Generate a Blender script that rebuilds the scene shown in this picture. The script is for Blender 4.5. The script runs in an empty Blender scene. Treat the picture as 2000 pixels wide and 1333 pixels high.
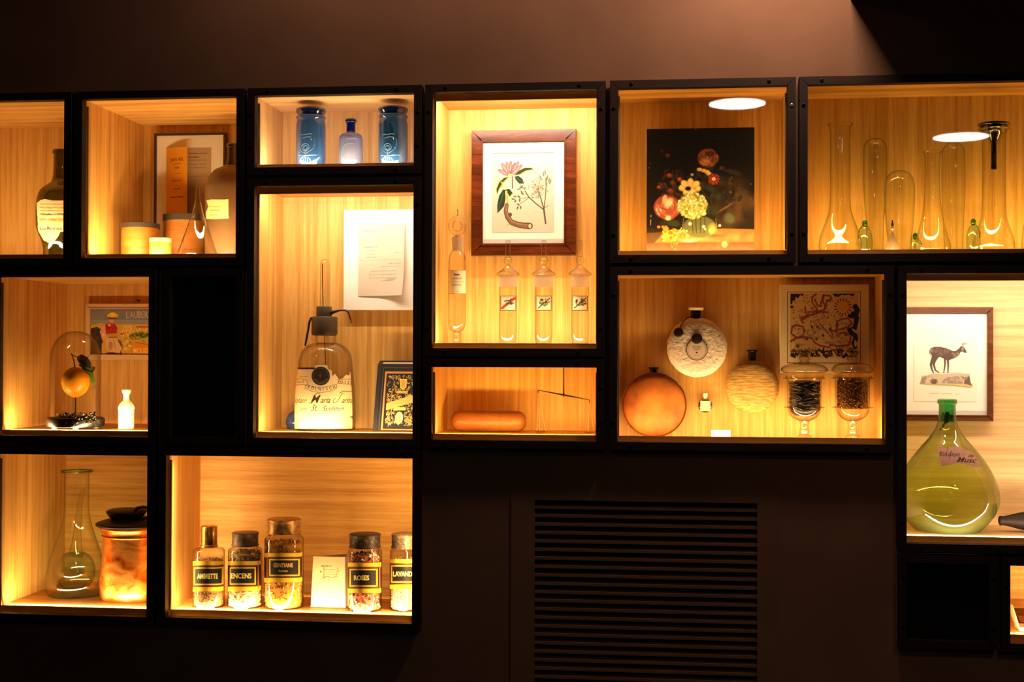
import bpy, math, random
import numpy as np
from math import pi, sin, cos, radians as R
from mathutils import Vector, Matrix

# ------------------------------------------------------------------ camera, world, exposure
SC = bpy.context.scene
COL = SC.collection
FPX, YAW, PITCH, ROLL = 2600.6, 0.115879, 0.012132, 0.003533
_f = np.array([-sin(YAW)*cos(PITCH), cos(YAW)*cos(PITCH), sin(PITCH)])
_r = np.array([cos(YAW), sin(YAW), 0.0])
_u = np.cross(_r, _f)
CR = cos(ROLL)*_r + sin(ROLL)*_u
CU = -sin(ROLL)*_r + cos(ROLL)*_u
CF = _f
camd = bpy.data.cameras.new('camera')
camd.sensor_width = 36.0
camd.lens = FPX/2000*36
camd.clip_start = 0.05
cam = bpy.data.objects.new('camera', camd)
COL.objects.link(cam)
cam.matrix_world = Matrix(((CR[0], CU[0], -CF[0], 0), (CR[1], CU[1], -CF[1], -3.0), (CR[2], CU[2], -CF[2], 0), (0, 0, 0, 1)))
SC.camera = cam

world = bpy.data.worlds.new('world')
SC.world = world
world.use_nodes = True
world.node_tree.nodes['Background'].inputs[0].default_value = (0.9, 0.55, 0.36, 1)
world.node_tree.nodes['Background'].inputs[1].default_value = 0.012
SC.view_settings.view_transform = 'Standard'
SC.view_settings.look = 'None'
SC.view_settings.gamma = 1
SC.view_settings.use_curve_mapping = False
SC.view_settings.exposure = 0.0
SC.cycles.transparent_max_bounces = 40
SC.cycles.max_bounces = 10
SC.cycles.caustics_reflective = False
SC.cycles.caustics_refractive = False

WARM = (1.0, 0.69, 0.34)
AMBER = (1.0, 0.63, 0.20)
SOFT = (1.0, 0.82, 0.60)
WHITE = (1.0, 0.77, 0.46)
COOL = (1.0, 0.85, 0.68)
LED = 1.85


def area_lamp(name, loc, target, sx, sy, energy, color, parent=None):
    l = bpy.data.lights.new(name, 'AREA')
    l.shape = 'RECTANGLE'
    l.size, l.size_y = sx, sy
    l.energy = energy
    l.color = color
    o = bpy.data.objects.new(name, l)
    COL.objects.link(o)
    o.location = loc
    d = Vector(target) - Vector(loc)
    o.rotation_euler = d.to_track_quat('-Z', 'Y').to_euler()
    if parent is not None:
        o.parent = parent
        o.location = Vector(loc) - parent.location
    return o


def spot_lamp(name, loc, target, energy, color, angle, blend, radius):
    l = bpy.data.lights.new(name, 'SPOT')
    l.energy, l.color, l.spot_size, l.spot_blend, l.shadow_soft_size = energy, color, R(angle), blend, radius
    o = bpy.data.objects.new(name, l)
    COL.objects.link(o)
    o.location = loc
    o.rotation_euler = (Vector(target) - Vector(loc)).to_track_quat('-Z', 'Y').to_euler()
    return o


# wall washer above the cabinets, plus two unseen spots added to brighten the wall
area_lamp('wall_washer_light', (0.315, -0.30, 1.08), (0.06, 0.03, 0.74), 0.20, 0.10, 9.0, (1.0, 0.60, 0.42))
area_lamp('wall_washer_light', (-0.55, -0.20, 1.04), (-0.55, 0.03, 0.86), 0.90, 0.05, 1.3, (1.0, 0.56, 0.38))
spot_lamp('added_wall_fill', (1.0, -2.4, 1.3), (0.75, 0.03, -0.85), 18.0, (1.0, 0.50, 0.26), 46, 1.0, 0.05)
spot_lamp('added_wall_fill', (-0.6, -2.4, 1.3), (-0.1, 0.03, -1.0), 4.0, (1.0, 0.48, 0.28), 50, 1.0, 0.05)


# ------------------------------------------------------------------ pixel helpers (photo 2000 x 1333 -> world plane)
def ray(px, py):
    return CF + (px-1000)/FPX*CR + (666.5-py)/FPX*CU


def W(px, py, y):
    d = ray(px, py)
    t = (3.0+y)/d[1]
    return Vector((d[0]*t, y, d[2]*t))


def mpp(px, py, y):
    d = ray(px, py)
    return (3.0+y)/d[1]/FPX


# ------------------------------------------------------------------ mesh builder
class MB:
    def __init__(s):
        s.v, s.f, s.c = [], [], None

    def add(s, vs, fs):
        n = len(s.v)
        s.v += [tuple(v) for v in vs]
        s.f += [tuple(i+n for i in f) for f in fs]
        return s

    def hexa(s, p):
        return s.add(p, [(0, 1, 2, 3), (4, 7, 6, 5), (0, 4, 5, 1), (1, 5, 6, 2), (2, 6, 7, 3), (3, 7, 4, 0)])

    def box(s, x0, x1, y0, y1, z0, z1):
        return s.hexa([(x0, y0, z0), (x1, y0, z0), (x1, y0, z1), (x0, y0, z1), (x0, y1, z0), (x1, y1, z0), (x1, y1, z1), (x0, y1, z1)])

    def rbox(s, x0, x1, y0, y1, z0, z1, b):
        # box with chamfered vertical/front edges: front face inset
        s.add([(x0, y0+b, z0), (x1, y0+b, z0), (x1, y0+b, z1), (x0, y0+b, z1), (x0, y1, z0), (x1, y1, z0), (x1, y1, z1), (x0, y1, z1),
               (x0+b, y0, z0+b), (x1-b, y0, z0+b), (x1-b, y0, z1-b), (x0+b, y0, z1-b)],
              [(4, 7, 6, 5), (0, 4, 5, 1), (1, 5, 6, 2), (2, 6, 7, 3), (3, 7, 4, 0), (8, 9, 10, 11), (0, 1, 9, 8), (1, 2, 10, 9), (2, 3, 11, 10), (3, 0, 8, 11)])
        return s

    def lathe(s, c, prof, n=48, cap0=True, cap1=True, axis='z', sy=1.0):
        vs, fs = [], []
        for (r, z) in prof:
            for k in range(n):
                a = 2*pi*k/n
                p = (r*cos(a), r*sin(a)*sy, z)
                if axis == 'x':
                    p = (z, p[0], p[1])
                elif axis == 'y':
                    p = (p[0], z, p[1])
                vs.append((c[0]+p[0], c[1]+p[1], c[2]+p[2]))
        m = len(prof)
        for i in range(m-1):
            for k in range(n):
                a, b = i*n+k, i*n+(k+1) % n
                fs.append((a, b, b+n, a+n))
        if cap0:
            fs.append(tuple(range(n-1, -1, -1)))
        if cap1:
            fs.append(tuple((m-1)*n+k for k in range(n)))
        return s.add(vs, fs)

    def tube(s, pts, rad, n=10, cap=True):
        pts = [Vector(p) for p in pts]
        m = len(pts)
        rr = rad if isinstance(rad, (list, tuple)) else [rad]*m
        vs, fs = [], []
        ref = None
        for i, p in enumerate(pts):
            t = (pts[min(i+1, m-1)] - pts[max(i-1, 0)]).normalized()
            if ref is None:
                ref = Vector((0, 0, 1)) if abs(t.z) < .9 else Vector((0, 1, 0))
            a = t.cross(ref)
            if a.length < 1e-6:
                a = t.cross(Vector((1, 0, 0)))
            a.normalize()
            b = a.cross(t).normalized()
            ref = b
            for k in range(n):
                th = 2*pi*k/n
                vs.append(p + (a*cos(th)+b*sin(th))*rr[i])
        for i in range(m-1):
            for k in range(n):
                q, w = i*n+k, i*n+(k+1) % n
                fs.append((q, w, w+n, q+n))
        if cap:
            fs.append(tuple(range(n-1, -1, -1)))
            fs.append(tuple((m-1)*n+k for k in range(n)))
        return s.add(vs, fs)

    def sphere(s, c, r, nu=24, nv=14):
        rx, ry, rz = (r, r, r) if not isinstance(r, (tuple, list)) else r
        vs, fs = [(c[0], c[1], c[2]+rz)], []
        for i in range(1, nv):
            ph = pi*i/nv
            for k in range(nu):
                a = 2*pi*k/nu
                vs.append((c[0]+rx*sin(ph)*cos(a), c[1]+ry*sin(ph)*sin(a), c[2]+rz*cos(ph)))
        vs.append((c[0], c[1], c[2]-rz))
        e = len(vs)-1
        for k in range(nu):
            fs.append((0, 1+k, 1+(k+1) % nu))
            fs.append((e, e-nu+(k+1) % nu, e-nu+k))
        for i in range(nv-2):
            for k in range(nu):
                a, b = 1+i*nu+k, 1+i*nu+(k+1) % nu
                fs.append((a, a+nu, b+nu, b))
        return s.add(vs, fs)

    def prism(s, poly, y0, y1):
        n = len(poly)
        vs = [(x, y0, z) for x, z in poly]+[(x, y1, z) for x, z in poly]
        fs = [tuple(range(n)), tuple(range(2*n-1, n-1, -1))]+[(i, i+n, (i+1) % n+n, (i+1) % n) for i in range(n)]
        return s.add(vs, fs)

    def build(s, name, mat, parent=None, smooth=True, label=None, kind=None):
        me = bpy.data.meshes.new(name)
        off = Vector(parent_world(parent)) if parent is not None else Vector((0, 0, 0))
        o = bpy.data.objects.new(name, me)
        if parent is None:
            xs = np.array(s.v)
            off = Vector(((xs[:, 0].min()+xs[:, 0].max())/2, (xs[:, 1].min()+xs[:, 1].max())/2, xs[:, 2].min()))
            o.location = off
        else:
            o.parent = parent
        me.from_pydata([(v[0]-off.x, v[1]-off.y, v[2]-off.z) for v in s.v], [], s.f)
        me.materials.append(mat)
        if smooth:
            me.polygons.foreach_set('use_smooth', [True]*len(me.polygons))
            if hasattr(me, 'set_sharp_from_angle'):
                me.set_sharp_from_angle(angle=R(50))
        if s.c is not None:
            at = me.color_attributes.new('Col', 'FLOAT_COLOR', 'POINT')
            at.data.foreach_set('color', np.asarray(s.c, np.float32).ravel())
        me.update()
        COL.objects.link(o)
        if label:
            o['label'] = label
        if kind:
            o['kind'] = kind
        return o


def parent_world(p):
    v = Vector((0, 0, 0))
    while p is not None:
        v += p.location
        p = p.parent
    return v


def thing(name, label, cat, loc, group=None):
    o = bpy.data.objects.new(name, None)
    o.empty_display_size = 0.02
    COL.objects.link(o)
    o.location = loc
    o['label'], o['category'] = label, cat
    if group:
        o['group'] = group
    return o


def tag(o, label, cat, group=None, kind=None):
    o['label'], o['category'] = label, cat
    if group:
        o['group'] = group
    if kind:
        o['kind'] = kind
    return o


def struct(o, label=None):
    o['kind'] = 'structure'
    if label:
        o['label'] = label
    return o


# ------------------------------------------------------------------ materials
def lin(c):
    c = np.asarray(c, float)/255.0
    return np.where(c <= .04045, c/12.92, ((c+.055)/1.055)**2.4)


def col4(c):
    l = lin(c)
    return (float(l[0]), float(l[1]), float(l[2]), 1.0)


def new_mat(name):
    m = bpy.data.materials.new(name)
    m.use_nodes = True
    nt = m.node_tree
    return m, nt, nt.nodes['Principled BSDF']


def noise_into(nt, scale3, scale, detail=4.0, dist=0.0):
    tc = nt.nodes.new('ShaderNodeTexCoord')
    mp = nt.nodes.new('ShaderNodeMapping')
    mp.inputs['Scale'].default_value = scale3
    no = nt.nodes.new('ShaderNodeTexNoise')
    no.inputs['Scale'].default_value = scale
    no.inputs['Detail'].default_value = detail
    no.inputs['Distortion'].default_value = dist
    nt.links.new(tc.outputs['Object'], mp.inputs['Vector'])
    nt.links.new(mp.outputs['Vector'], no.inputs['Vector'])
    return no


def ramp(nt, src, stops):
    cr = nt.nodes.new('ShaderNodeValToRGB')
    els = cr.color_ramp.elements
    while len(els) < len(stops):
        els.new(0.5)
    for e, (p, c) in zip(els, stops):
        e.position = p
        e.color = col4(c)
    nt.links.new(src, cr.inputs['Fac'])
    return cr


def bump(nt, bs, src, strength, dist=0.002):
    b = nt.nodes.new('ShaderNodeBump')
    b.inputs['Strength'].default_value = strength
    b.inputs['Distance'].default_value = dist if strength < .95 else .0035
    nt.links.new(src, b.inputs['Height'])
    nt.links.new(b.outputs['Normal'], bs.inputs['Normal'])


def flat(name, c, rough=.6, metal=0.0, spec=.5, c2=None, nscale=40, stretch=(1, 1, 1), bmp=0.0, lo=.35, hi=.65, coat=0.0):
    m, nt, bs = new_mat(name)
    bs.inputs['Base Color'].default_value = col4(c)
    bs.inputs['Roughness'].default_value = rough
    bs.inputs['Metallic'].default_value = metal
    bs.inputs['Specular IOR Level'].default_value = spec
    bs.inputs['Coat Weight'].default_value = coat
    if c2 is not None or bmp:
        no = noise_into(nt, stretch, nscale, 5)
        if c2 is not None:
            cr = ramp(nt, no.outputs['Fac'], [(lo, c), (hi, c2)])
            nt.links.new(cr.outputs['Color'], bs.inputs['Base Color'])
        if bmp:
            bump(nt, bs, no.outputs['Fac'], bmp)
    return m


def wood(name, a, b, c, stretch, rough=.5, scale=1.0):
    m, nt, bs = new_mat(name)
    n1 = noise_into(nt, stretch, scale, 6, .4)
    n2 = noise_into(nt, tuple(x*5 for x in stretch), scale*1.7, 3, 0)
    mx = nt.nodes.new('ShaderNodeMath')
    mx.operation = 'MULTIPLY_ADD'
    mx.inputs[1].default_value = 0.35
    nt.links.new(n2.outputs['Fac'], mx.inputs[0])
    m2 = nt.nodes.new('ShaderNodeMath')
    m2.operation = 'MULTIPLY'
    m2.inputs[1].default_value = 0.65
    nt.links.new(n1.outputs['Fac'], m2.inputs[0])
    nt.links.new(m2.outputs[0], mx.inputs[2])
    cr = ramp(nt, mx.outputs[0], [(.34, a), (.5, b), (.66, c)])
    nt.links.new(cr.outputs['Color'], bs.inputs['Base Color'])
    bs.inputs['Roughness'].default_value = rough
    bs.inputs['Specular IOR Level'].default_value = .3
    bump(nt, bs, n2.outputs['Fac'], .15, .0006)
    return m


def glass(name, tint, edge, spec=.9, rough=.03, base=.05, body=0.0, bodycol=(200, 200, 200), power=3.0):
    """thin blown glass: clear face-on, darker and mirror-like towards the rim"""
    m = bpy.data.materials.new(name)
    m.use_nodes = True
    nt = m.node_tree
    nt.nodes.clear()
    out = nt.nodes.new('ShaderNodeOutputMaterial')
    lw = nt.nodes.new('ShaderNodeLayerWeight')
    lw.inputs['Blend'].default_value = .5
    pw = nt.nodes.new('ShaderNodeMath')
    pw.operation = 'POWER'
    pw.inputs[1].default_value = power
    nt.links.new(lw.outputs['Facing'], pw.inputs[0])
    mixc = nt.nodes.new('ShaderNodeMix')
    mixc.data_type = 'RGBA'
    nt.links.new(pw.outputs[0], mixc.inputs[0])
    mixc.inputs[6].default_value = col4(tint)
    mixc.inputs[7].default_value = col4(edge)
    tr = nt.nodes.new('ShaderNodeBsdfTransparent')
    nt.links.new(mixc.outputs[2], tr.inputs['Color'])
    gl = nt.nodes.new('ShaderNodeBsdfGlossy')
    gl.inputs['Roughness'].default_value = rough
    gl.inputs['Color'].default_value = (spec, spec, spec, 1)
    mr = nt.nodes.new('ShaderNodeMath')
    mr.operation = 'MULTIPLY_ADD'
    mr.inputs[1].default_value = .55
    mr.inputs[2].default_value = base
    nt.links.new(pw.outputs[0], mr.inputs[0])
    mix = nt.nodes.new('ShaderNodeMixShader')
    nt.links.new(mr.outputs[0], mix.inputs[0])
    src = tr
    if body > 0:
        df = nt.nodes.new('ShaderNodeBsdfDiffuse')
        df.inputs['Color'].default_value = col4(bodycol)
        tl = nt.nodes.new('ShaderNodeBsdfTranslucent')
        tl.inputs['Color'].default_value = col4(bodycol)
        ad = nt.nodes.new('ShaderNodeMixShader')
        ad.inputs[0].default_value = .5
        nt.links.new(df.outputs[0], ad.inputs[1])
        nt.links.new(tl.outputs[0], ad.inputs[2])
        mb = nt.nodes.new('ShaderNodeMixShader')
        mb.inputs[0].default_value = body
        nt.links.new(tr.outputs[0], mb.inputs[1])
        nt.links.new(ad.outputs[0], mb.inputs[2])
        src = mb
    nt.links.new(src.outputs[0], mix.inputs[1])
    nt.links.new(gl.outputs[0], mix.inputs[2])
    nt.links.new(mix.outputs[0], out.inputs['Surface'])
    return m


def attr_mat(name, rough=.6, spec=.3):
    m, nt, bs = new_mat(name)
    a = nt.nodes.new('ShaderNodeAttribute')
    a.attribute_name = 'Col'
    nt.links.new(a.outputs['Color'], bs.inputs['Base Color'])
    bs.inputs['Roughness'].default_value = rough
    bs.inputs['Specular IOR Level'].default_value = spec
    return m


def emit(name, c, s):
    m = bpy.data.materials.new(name)
    m.use_nodes = True
    nt = m.node_tree
    nt.nodes.clear()
    out = nt.nodes.new('ShaderNodeOutputMaterial')
    e = nt.nodes.new('ShaderNodeEmission')
    e.inputs[0].default_value = (*c, 1)
    e.inputs[1].default_value = s
    nt.links.new(e.outputs[0], out.inputs[0])
    return m


OAKS = ((184, 130, 60), (211, 159, 82), (228, 181, 106))
PALES = ((200, 154, 104), (219, 176, 124), (232, 195, 146))
OAK_V = wood('oak_vertical_grain', *OAKS, (90, 90, 2.2))
OAK_H = wood('oak_horizontal_grain', *OAKS, (2.2, 90, 90))
PALE_V = wood('pale_oak_vertical_grain', *PALES, (90, 90, 2.2))
PALE_X = wood('pale_oak_shelf_grain', *PALES, (2.2, 40, 40))
PALE_H = wood('pale_oak_horizontal_grain', *PALES, (2.2, 90, 90))
OAK_X = wood('oak_shelf_grain', *OAKS, (2.2, 40, 40))
WALNUT_V = wood('dark_walnut_vertical', (18, 10, 5), (27, 16, 9), (38, 23, 13), (70, 70, 4), .55)
WALNUT_H = wood('dark_walnut_horizontal', (18, 10, 5), (27, 16, 9), (38, 23, 13), (4, 70, 70), .55)
WALL = flat('wall_paint', (104, 80, 62), .9, c2=(112, 87, 68), nscale=6, spec=.15)
CEIL = flat('ceiling_paint', (60, 50, 44), .9)
FLOORM = flat('floor_boards', (50, 38, 30), .6)
BLACK = flat('black_panel', (6, 6, 6), .8, spec=.15)
DARKMETAL = flat('dark_metal', (34, 30, 28), .45, .6)
SCREWM = flat('screw_black_steel', (18, 15, 13), .4, .7)
SCREWB = flat('screw_bright_steel', (190, 180, 170), .3, .9)
PRINT = attr_mat('printed_paper')
PAINTED = attr_mat('oil_paint', .35, .4)
CHIPS = attr_mat('dried_matter', .7, .2)
PANE = glass('pane_glass', (252, 251, 247), (225, 230, 225), base=.03, rough=.012, power=5)
CLEAR = glass('clear_glass', (249, 247, 240), (130, 118, 96), base=.05, power=2.4)
CLEARG = glass('pale_green_glass', (250, 251, 244), (120, 140, 96), base=.06, power=3.0)
GROUND = glass('ground_glass', (235, 230, 220), (200, 190, 170), base=.06, body=.45, bodycol=(245, 232, 215), rough=.3)
GREEND = glass('demijohn_green_glass', (222, 226, 164), (52, 96, 28), base=.035, power=2.3, body=.09, bodycol=(158, 176, 84))
GREENN = glass('deep_green_glass', (130, 206, 140), (14, 90, 50), base=.07, power=2.0, body=.12, bodycol=(50, 130, 60))
OLIVE = glass('olive_bottle_glass', (160, 152, 62), (30, 32, 6), base=.06, power=1.6, body=.14, bodycol=(100, 98, 26))
BLUEJ = glass('blue_jar_glass', (126, 176, 226), (18, 60, 150), base=.06, power=2.0, body=.20, bodycol=(90, 160, 250))
BLUEL = glass('blue_lid_glass', (40, 90, 160), (6, 22, 70), base=.06, power=1.5, body=.35, bodycol=(20, 60, 130))
LILAC = glass('lilac_bottle_glass', (176, 186, 232), (40, 50, 140), base=.06, power=2.2, body=.30, bodycol=(190, 195, 235))
COBALT = glass('cobalt_glass', (40, 70, 190), (6, 14, 70), base=.06, power=1.4, body=.3, bodycol=(30, 60, 160))
DUSTY = glass('dusty_brown_glass', (190, 150, 100), (96, 70, 44), base=.03, rough=.25, body=.80, bodycol=(150, 116, 80))
AQUA = glass('aqua_green_glass', (232, 248, 234), (24, 150, 100), base=.11, power=2.8)
BRASS = flat('brass_cap', (214, 166, 84), .28, 1.0, c2=(150, 108, 50), nscale=60)
BRASSD = flat('worn_brass_cap', (206, 158, 88), .38, .55, c2=(140, 100, 54), nscale=80)
PEWTER = flat('pewter_cap', (140, 118, 94), .5, .4, c2=(100, 82, 66), nscale=90)
COPPER = None
BOXWOOD = wood('boxwood_canister', (128, 70, 16), (148, 88, 26), (166, 104, 38), (6, 6, 60), .5)
GREYLID = flat('dark_grey_lid', (58, 50, 44), .5, .2)
TINLID = flat('tin_lid', (176, 160, 140), .35, .6)
MAT = flat('white_mat_board', (238, 232, 224), .8, spec=.2)
CREAM = flat('cream_card', (232, 214, 176), .8, spec=.2)
FRAME_MAHOG = wood('mahogany_frame', (60, 24, 9), (86, 37, 14), (114, 54, 22), (6, 60, 60), .26)
FRAME_DARK = wood('dark_picture_frame', (70, 36, 18), (96, 52, 26), (120, 70, 36), (6, 60, 60), .35)
FRAME_BLACK = flat('thin_dark_frame', (62, 42, 26), .45)
COLLAR = flat('grey_brown_collar', (92, 74, 56), .45, .2)
TUBEM = flat('dark_rubber_tube', (40, 26, 16), .5)
PLASTER = flat('rough_white_plaster', (238, 224, 210), .85, c2=(228, 208, 194), nscale=130, bmp=1.0)
HIDE = flat('shaggy_tan_cover', (206, 164, 92), .8, c2=(160, 116, 52), nscale=60, stretch=(1, 1, 5), bmp=.8)
TERRA = flat('brown_leather_disc', (184, 108, 40), .6, c2=(126, 62, 20), nscale=16, spec=.25)
NECKB = flat('black_neck', (20, 14, 12), .25)
PORCELAIN = flat('white_porcelain', (244, 232, 218), .35)
CASEW = wood('case_wood', (112, 58, 16), (134, 74, 22), (154, 90, 32), (5, 40, 40), .55)
ORANGEP = flat('orange_peel', (252, 172, 26), .4, c2=(244, 146, 14), nscale=18, bmp=.12)
LEAFD = flat('dark_leaf', (26, 32, 18), .4)
LEAFG = flat('green_leaf', (70, 130, 30), .4, c2=(40, 86, 18), nscale=30)
GEM = flat('white_bead', (245, 235, 215), .15)
BEADD = flat('dark_bead', (24, 18, 16), .12)
SILVER = flat('polished_feet', (150, 140, 140), .2, .9)
SPINDLE = flat('dark_turned_wood', (36, 20, 11), .6, c2=(22, 12, 7), nscale=20, spec=.2)
NICKEL = flat('grey_weight_metal', (120, 100, 84), .4, .5)
DARKGLASS = glass('dark_funnel_glass', (60, 66, 44), (14, 16, 10), base=.08, power=1.2, body=.3, bodycol=(30, 34, 22))
LEAFJ = flat('dried_dark_leaf', (16, 20, 14), .6, c2=(44, 48, 32), nscale=60)
WAX = flat('dark_wax_seal', (40, 14, 10), .35)


def copper_mat():
    m, nt, bs = new_mat('patinated_copper')
    no = noise_into(nt, (1, 1, 1.7), 16, 7, .6)
    cr = ramp(nt, no.outputs['Fac'], [(.34, (120, 50, 16)), (.46, (212, 116, 36)), (.58, (240, 164, 80)), (.7, (206, 100, 30))])
    nt.links.new(cr.outputs['Color'], bs.inputs['Base Color'])
    bs.inputs['Metallic'].default_value = .9
    bs.inputs['Roughness'].default_value = .34
    bump(nt, bs, no.outputs['Fac'], .15, .004)
    return m


COPPER = copper_mat()
LIDB = flat('blackened_lid', (22, 15, 10), .4, .4)


# ------------------------------------------------------------------ flat print painter (colours of printed sheets as a fine coloured grid)
_tri_cache = {}


def text_tris(s, bold=0.0):
    k = (s, bold)
    if k in _tri_cache:
        return _tri_cache[k]
    cu = bpy.data.curves.new('lettering_source', 'FONT')
    cu.body = s
    cu.offset = bold
    cu.resolution_u = 3
    o = bpy.data.objects.new('lettering_source', cu)
    COL.objects.link(o)
    dg = bpy.context.evaluated_depsgraph_get()
    me = bpy.data.meshes.new_from_object(o.evaluated_get(dg))
    me.calc_loop_triangles()
    v = np.array([x.co[:2] for x in me.vertices]) if len(me.vertices) else np.zeros((0, 2))
    t = np.array([x.vertices[:] for x in me.loop_triangles], int).reshape(-1, 3)
    bpy.data.objects.remove(o)
    bpy.data.curves.remove(cu)
    bpy.data.meshes.remove(me)
    _tri_cache[k] = (v, t)
    return v, t


class Cv:
    """canvas in photo pixels; draw calls use the coordinates set by .view(ox, oy, q)"""

    def __init__(s, x0, y0, x1, y1, bg, res=2.0, ss=2):
        s.x0, s.y0, s.x1, s.y1 = x0, y0, x1, y1
        s.ss = ss
        s.w = max(2, int(round((x1-x0)*res)))
        s.h = max(2, int(round((y1-y0)*res)))
        s.W, s.H = s.w*ss, s.h*ss
        s.kx, s.ky = s.W/(x1-x0), s.H/(y1-y0)
        s.a = np.zeros((s.H, s.W, 3), np.float32)+np.array(bg, np.float32)
        s.m = np.ones((s.H, s.W), bool)
        s.ox, s.oy, s.q = 0, 0, 1
        s.rng = np.random.default_rng(int(x0*7+y0*13) % 99991)

    def view(s, ox, oy, q):
        s.ox, s.oy, s.q = ox, oy, q
        return s

    def T(s, p):
        p = np.asarray(p, float).reshape(-1, 2)
        return np.stack([(s.ox+p[:, 0]/s.q-s.x0)*s.kx, (s.oy+p[:, 1]/s.q-s.y0)*s.ky], 1)

    def S(s, d):
        return d/s.q*s.kx

    def reg(s, x0, y0, x1, y1):
        a, b = max(0, int(x0)-1), min(s.W, int(x1)+2)
        c, d = max(0, int(y0)-1), min(s.H, int(y1)+2)
        if a >= b or c >= d:
            return None
        X, Y = np.meshgrid(np.arange(a, b)+.5, np.arange(c, d)+.5)
        return a, b, c, d, X, Y

    def put(s, rg, cov, col):
        a, b, c, d = rg[:4]
        cov = cov[..., None].astype(np.float32)
        s.a[c:d, a:b] = s.a[c:d, a:b]*(1-cov)+np.array(col, np.float32)*cov

    def inside(s, P, X, Y):
        ins = np.zeros(X.shape, bool)
        n = len(P)
        for i in range(n):
            x1, y1 = P[i]
            x2, y2 = P[(i+1) % n]
            if y1 == y2:
                continue
            c = ((y1 > Y) != (y2 > Y)) & (X < (x2-x1)*(Y-y1)/(y2-y1)+x1)
            ins ^= c
        return ins

    def poly(s, pts, col, al=1.0):
        P = s.T(pts)
        rg = s.reg(P[:, 0].min(), P[:, 1].min(), P[:, 0].max(), P[:, 1].max())
        if rg:
            s.put(rg, s.inside(P, rg[4], rg[5])*al, col)
        return s

    def rect(s, x0, y0, x1, y1, col, al=1.0):
        return s.poly([(x0, y0), (x1, y0), (x1, y1), (x0, y1)], col, al)

    def frame(s, x0, y0, x1, y1, w, col):
        s.rect(x0, y0, x1, y0+w, col)
        s.rect(x0, y1-w, x1, y1, col)
        s.rect(x0, y0, x0+w, y1, col)
        s.rect(x1-w, y0, x1, y1, col)
        return s

    def ell(s, cx, cy, rx, ry, col, al=1.0, soft=.15, rot=0):
        P = s.T([(cx, cy)])[0]
        rx, ry = s.S(rx), s.S(ry)
        m = max(rx, ry)*1.05+1
        rg = s.reg(P[0]-m, P[1]-m, P[0]+m, P[1]+m)
        if rg:
            dx, dy = rg[4]-P[0], rg[5]-P[1]
            c, n = cos(rot), sin(rot)
            d = np.sqrt(((dx*c+dy*n)/rx)**2+((-dx*n+dy*c)/ry)**2)
            s.put(rg, np.clip((1-d)/max(soft, .02), 0, 1)*al, col)
        return s

    def ring(s, cx, cy, r, w, col, al=1.0):
        P = s.T([(cx, cy)])[0]
        r, w = s.S(r), s.S(w)
        rg = s.reg(P[0]-r-w, P[1]-r-w, P[0]+r+w, P[1]+r+w)
        if rg:
            d = np.hypot(rg[4]-P[0], rg[5]-P[1])
            s.put(rg, np.clip(w/2-abs(d-r)+.5, 0, 1)*al, col)
        return s

    def line(s, pts, w, col, al=1.0, w2=None, soft=.6):
        P = s.T(pts)
        wa = max(.35, s.S(w)/2)
        wb = wa if w2 is None else max(.25, s.S(w2)/2)
        m = max(wa, wb)+1.5
        rg = s.reg(P[:, 0].min()-m, P[:, 1].min()-m, P[:, 0].max()+m, P[:, 1].max()+m)
        if not rg:
            return s
        X, Y = rg[4], rg[5]
        cov = np.zeros(X.shape)
        n = len(P)-1
        for i in range(n):
            a, b = P[i], P[i+1]
            d = b-a
            L = max(1e-9, d@d)
            t = np.clip(((X-a[0])*d[0]+(Y-a[1])*d[1])/L, 0, 1)
            ds = np.hypot(X-a[0]-t*d[0], Y-a[1]-t*d[1])
            ww = wa+(wb-wa)*(i+t)/n
            cov = np.maximum(cov, np.clip((ww-ds)/soft+.5, 0, 1))
        s.put(rg, cov*al, col)
        return s

    def text(s, t, x, y, h, col, shear=0.0, rot=0.0, anchor='c', sx=1.0, bold=0.0, al=1.0):
        v, tr = text_tris(t, bold)
        if len(tr) == 0:
            return s
        v = v.copy()
        k = h/.70
        mn, mxx = v[:, 0].min(), v[:, 0].max()
        off = {'l': mn, 'c': (mn+mxx)/2, 'r': mxx}[anchor]
        xx = (v[:, 0]-off)*k*sx+v[:, 1]*k*shear
        yy = -v[:, 1]*k
        c, n = cos(rot), sin(rot)
        P = s.T(np.stack([x+xx*c-yy*n, y+xx*n+yy*c], 1))
        rgb = np.array(col, np.float32)
        for a, b, d in P[tr]:
            rg = s.reg(min(a[0], b[0], d[0]), min(a[1], b[1], d[1]), max(a[0], b[0], d[0]), max(a[1], b[1], d[1]))
            if not rg:
                continue
            X, Y = rg[4], rg[5]
            e1 = (b[0]-a[0])*(Y-a[1])-(b[1]-a[1])*(X-a[0])
            e2 = (d[0]-b[0])*(Y-b[1])-(d[1]-b[1])*(X-b[0])
            e3 = (a[0]-d[0])*(Y-d[1])-(a[1]-d[1])*(X-d[0])
            ins = ((e1 >= 0) & (e2 >= 0) & (e3 >= 0)) | ((e1 <= 0) & (e2 <= 0) & (e3 <= 0))
            s.put(rg, ins*al, rgb)
        return s

    def scribble(s, x0, x1, y, h, col, n=10, al=.8, w=1.0):
        """an illegible printed or written line"""
        x = x0
        while x < x1:
            l = s.rng.uniform(.5, 1.6)*(x1-x0)/n
            s.line([(x, y+s.rng.uniform(-.2, .2)*h), (min(x1, x+l*.75), y+s.rng.uniform(-.2, .2)*h)], h*w, col, al*s.rng.uniform(.5, 1))
            x += l
        return s

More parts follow.
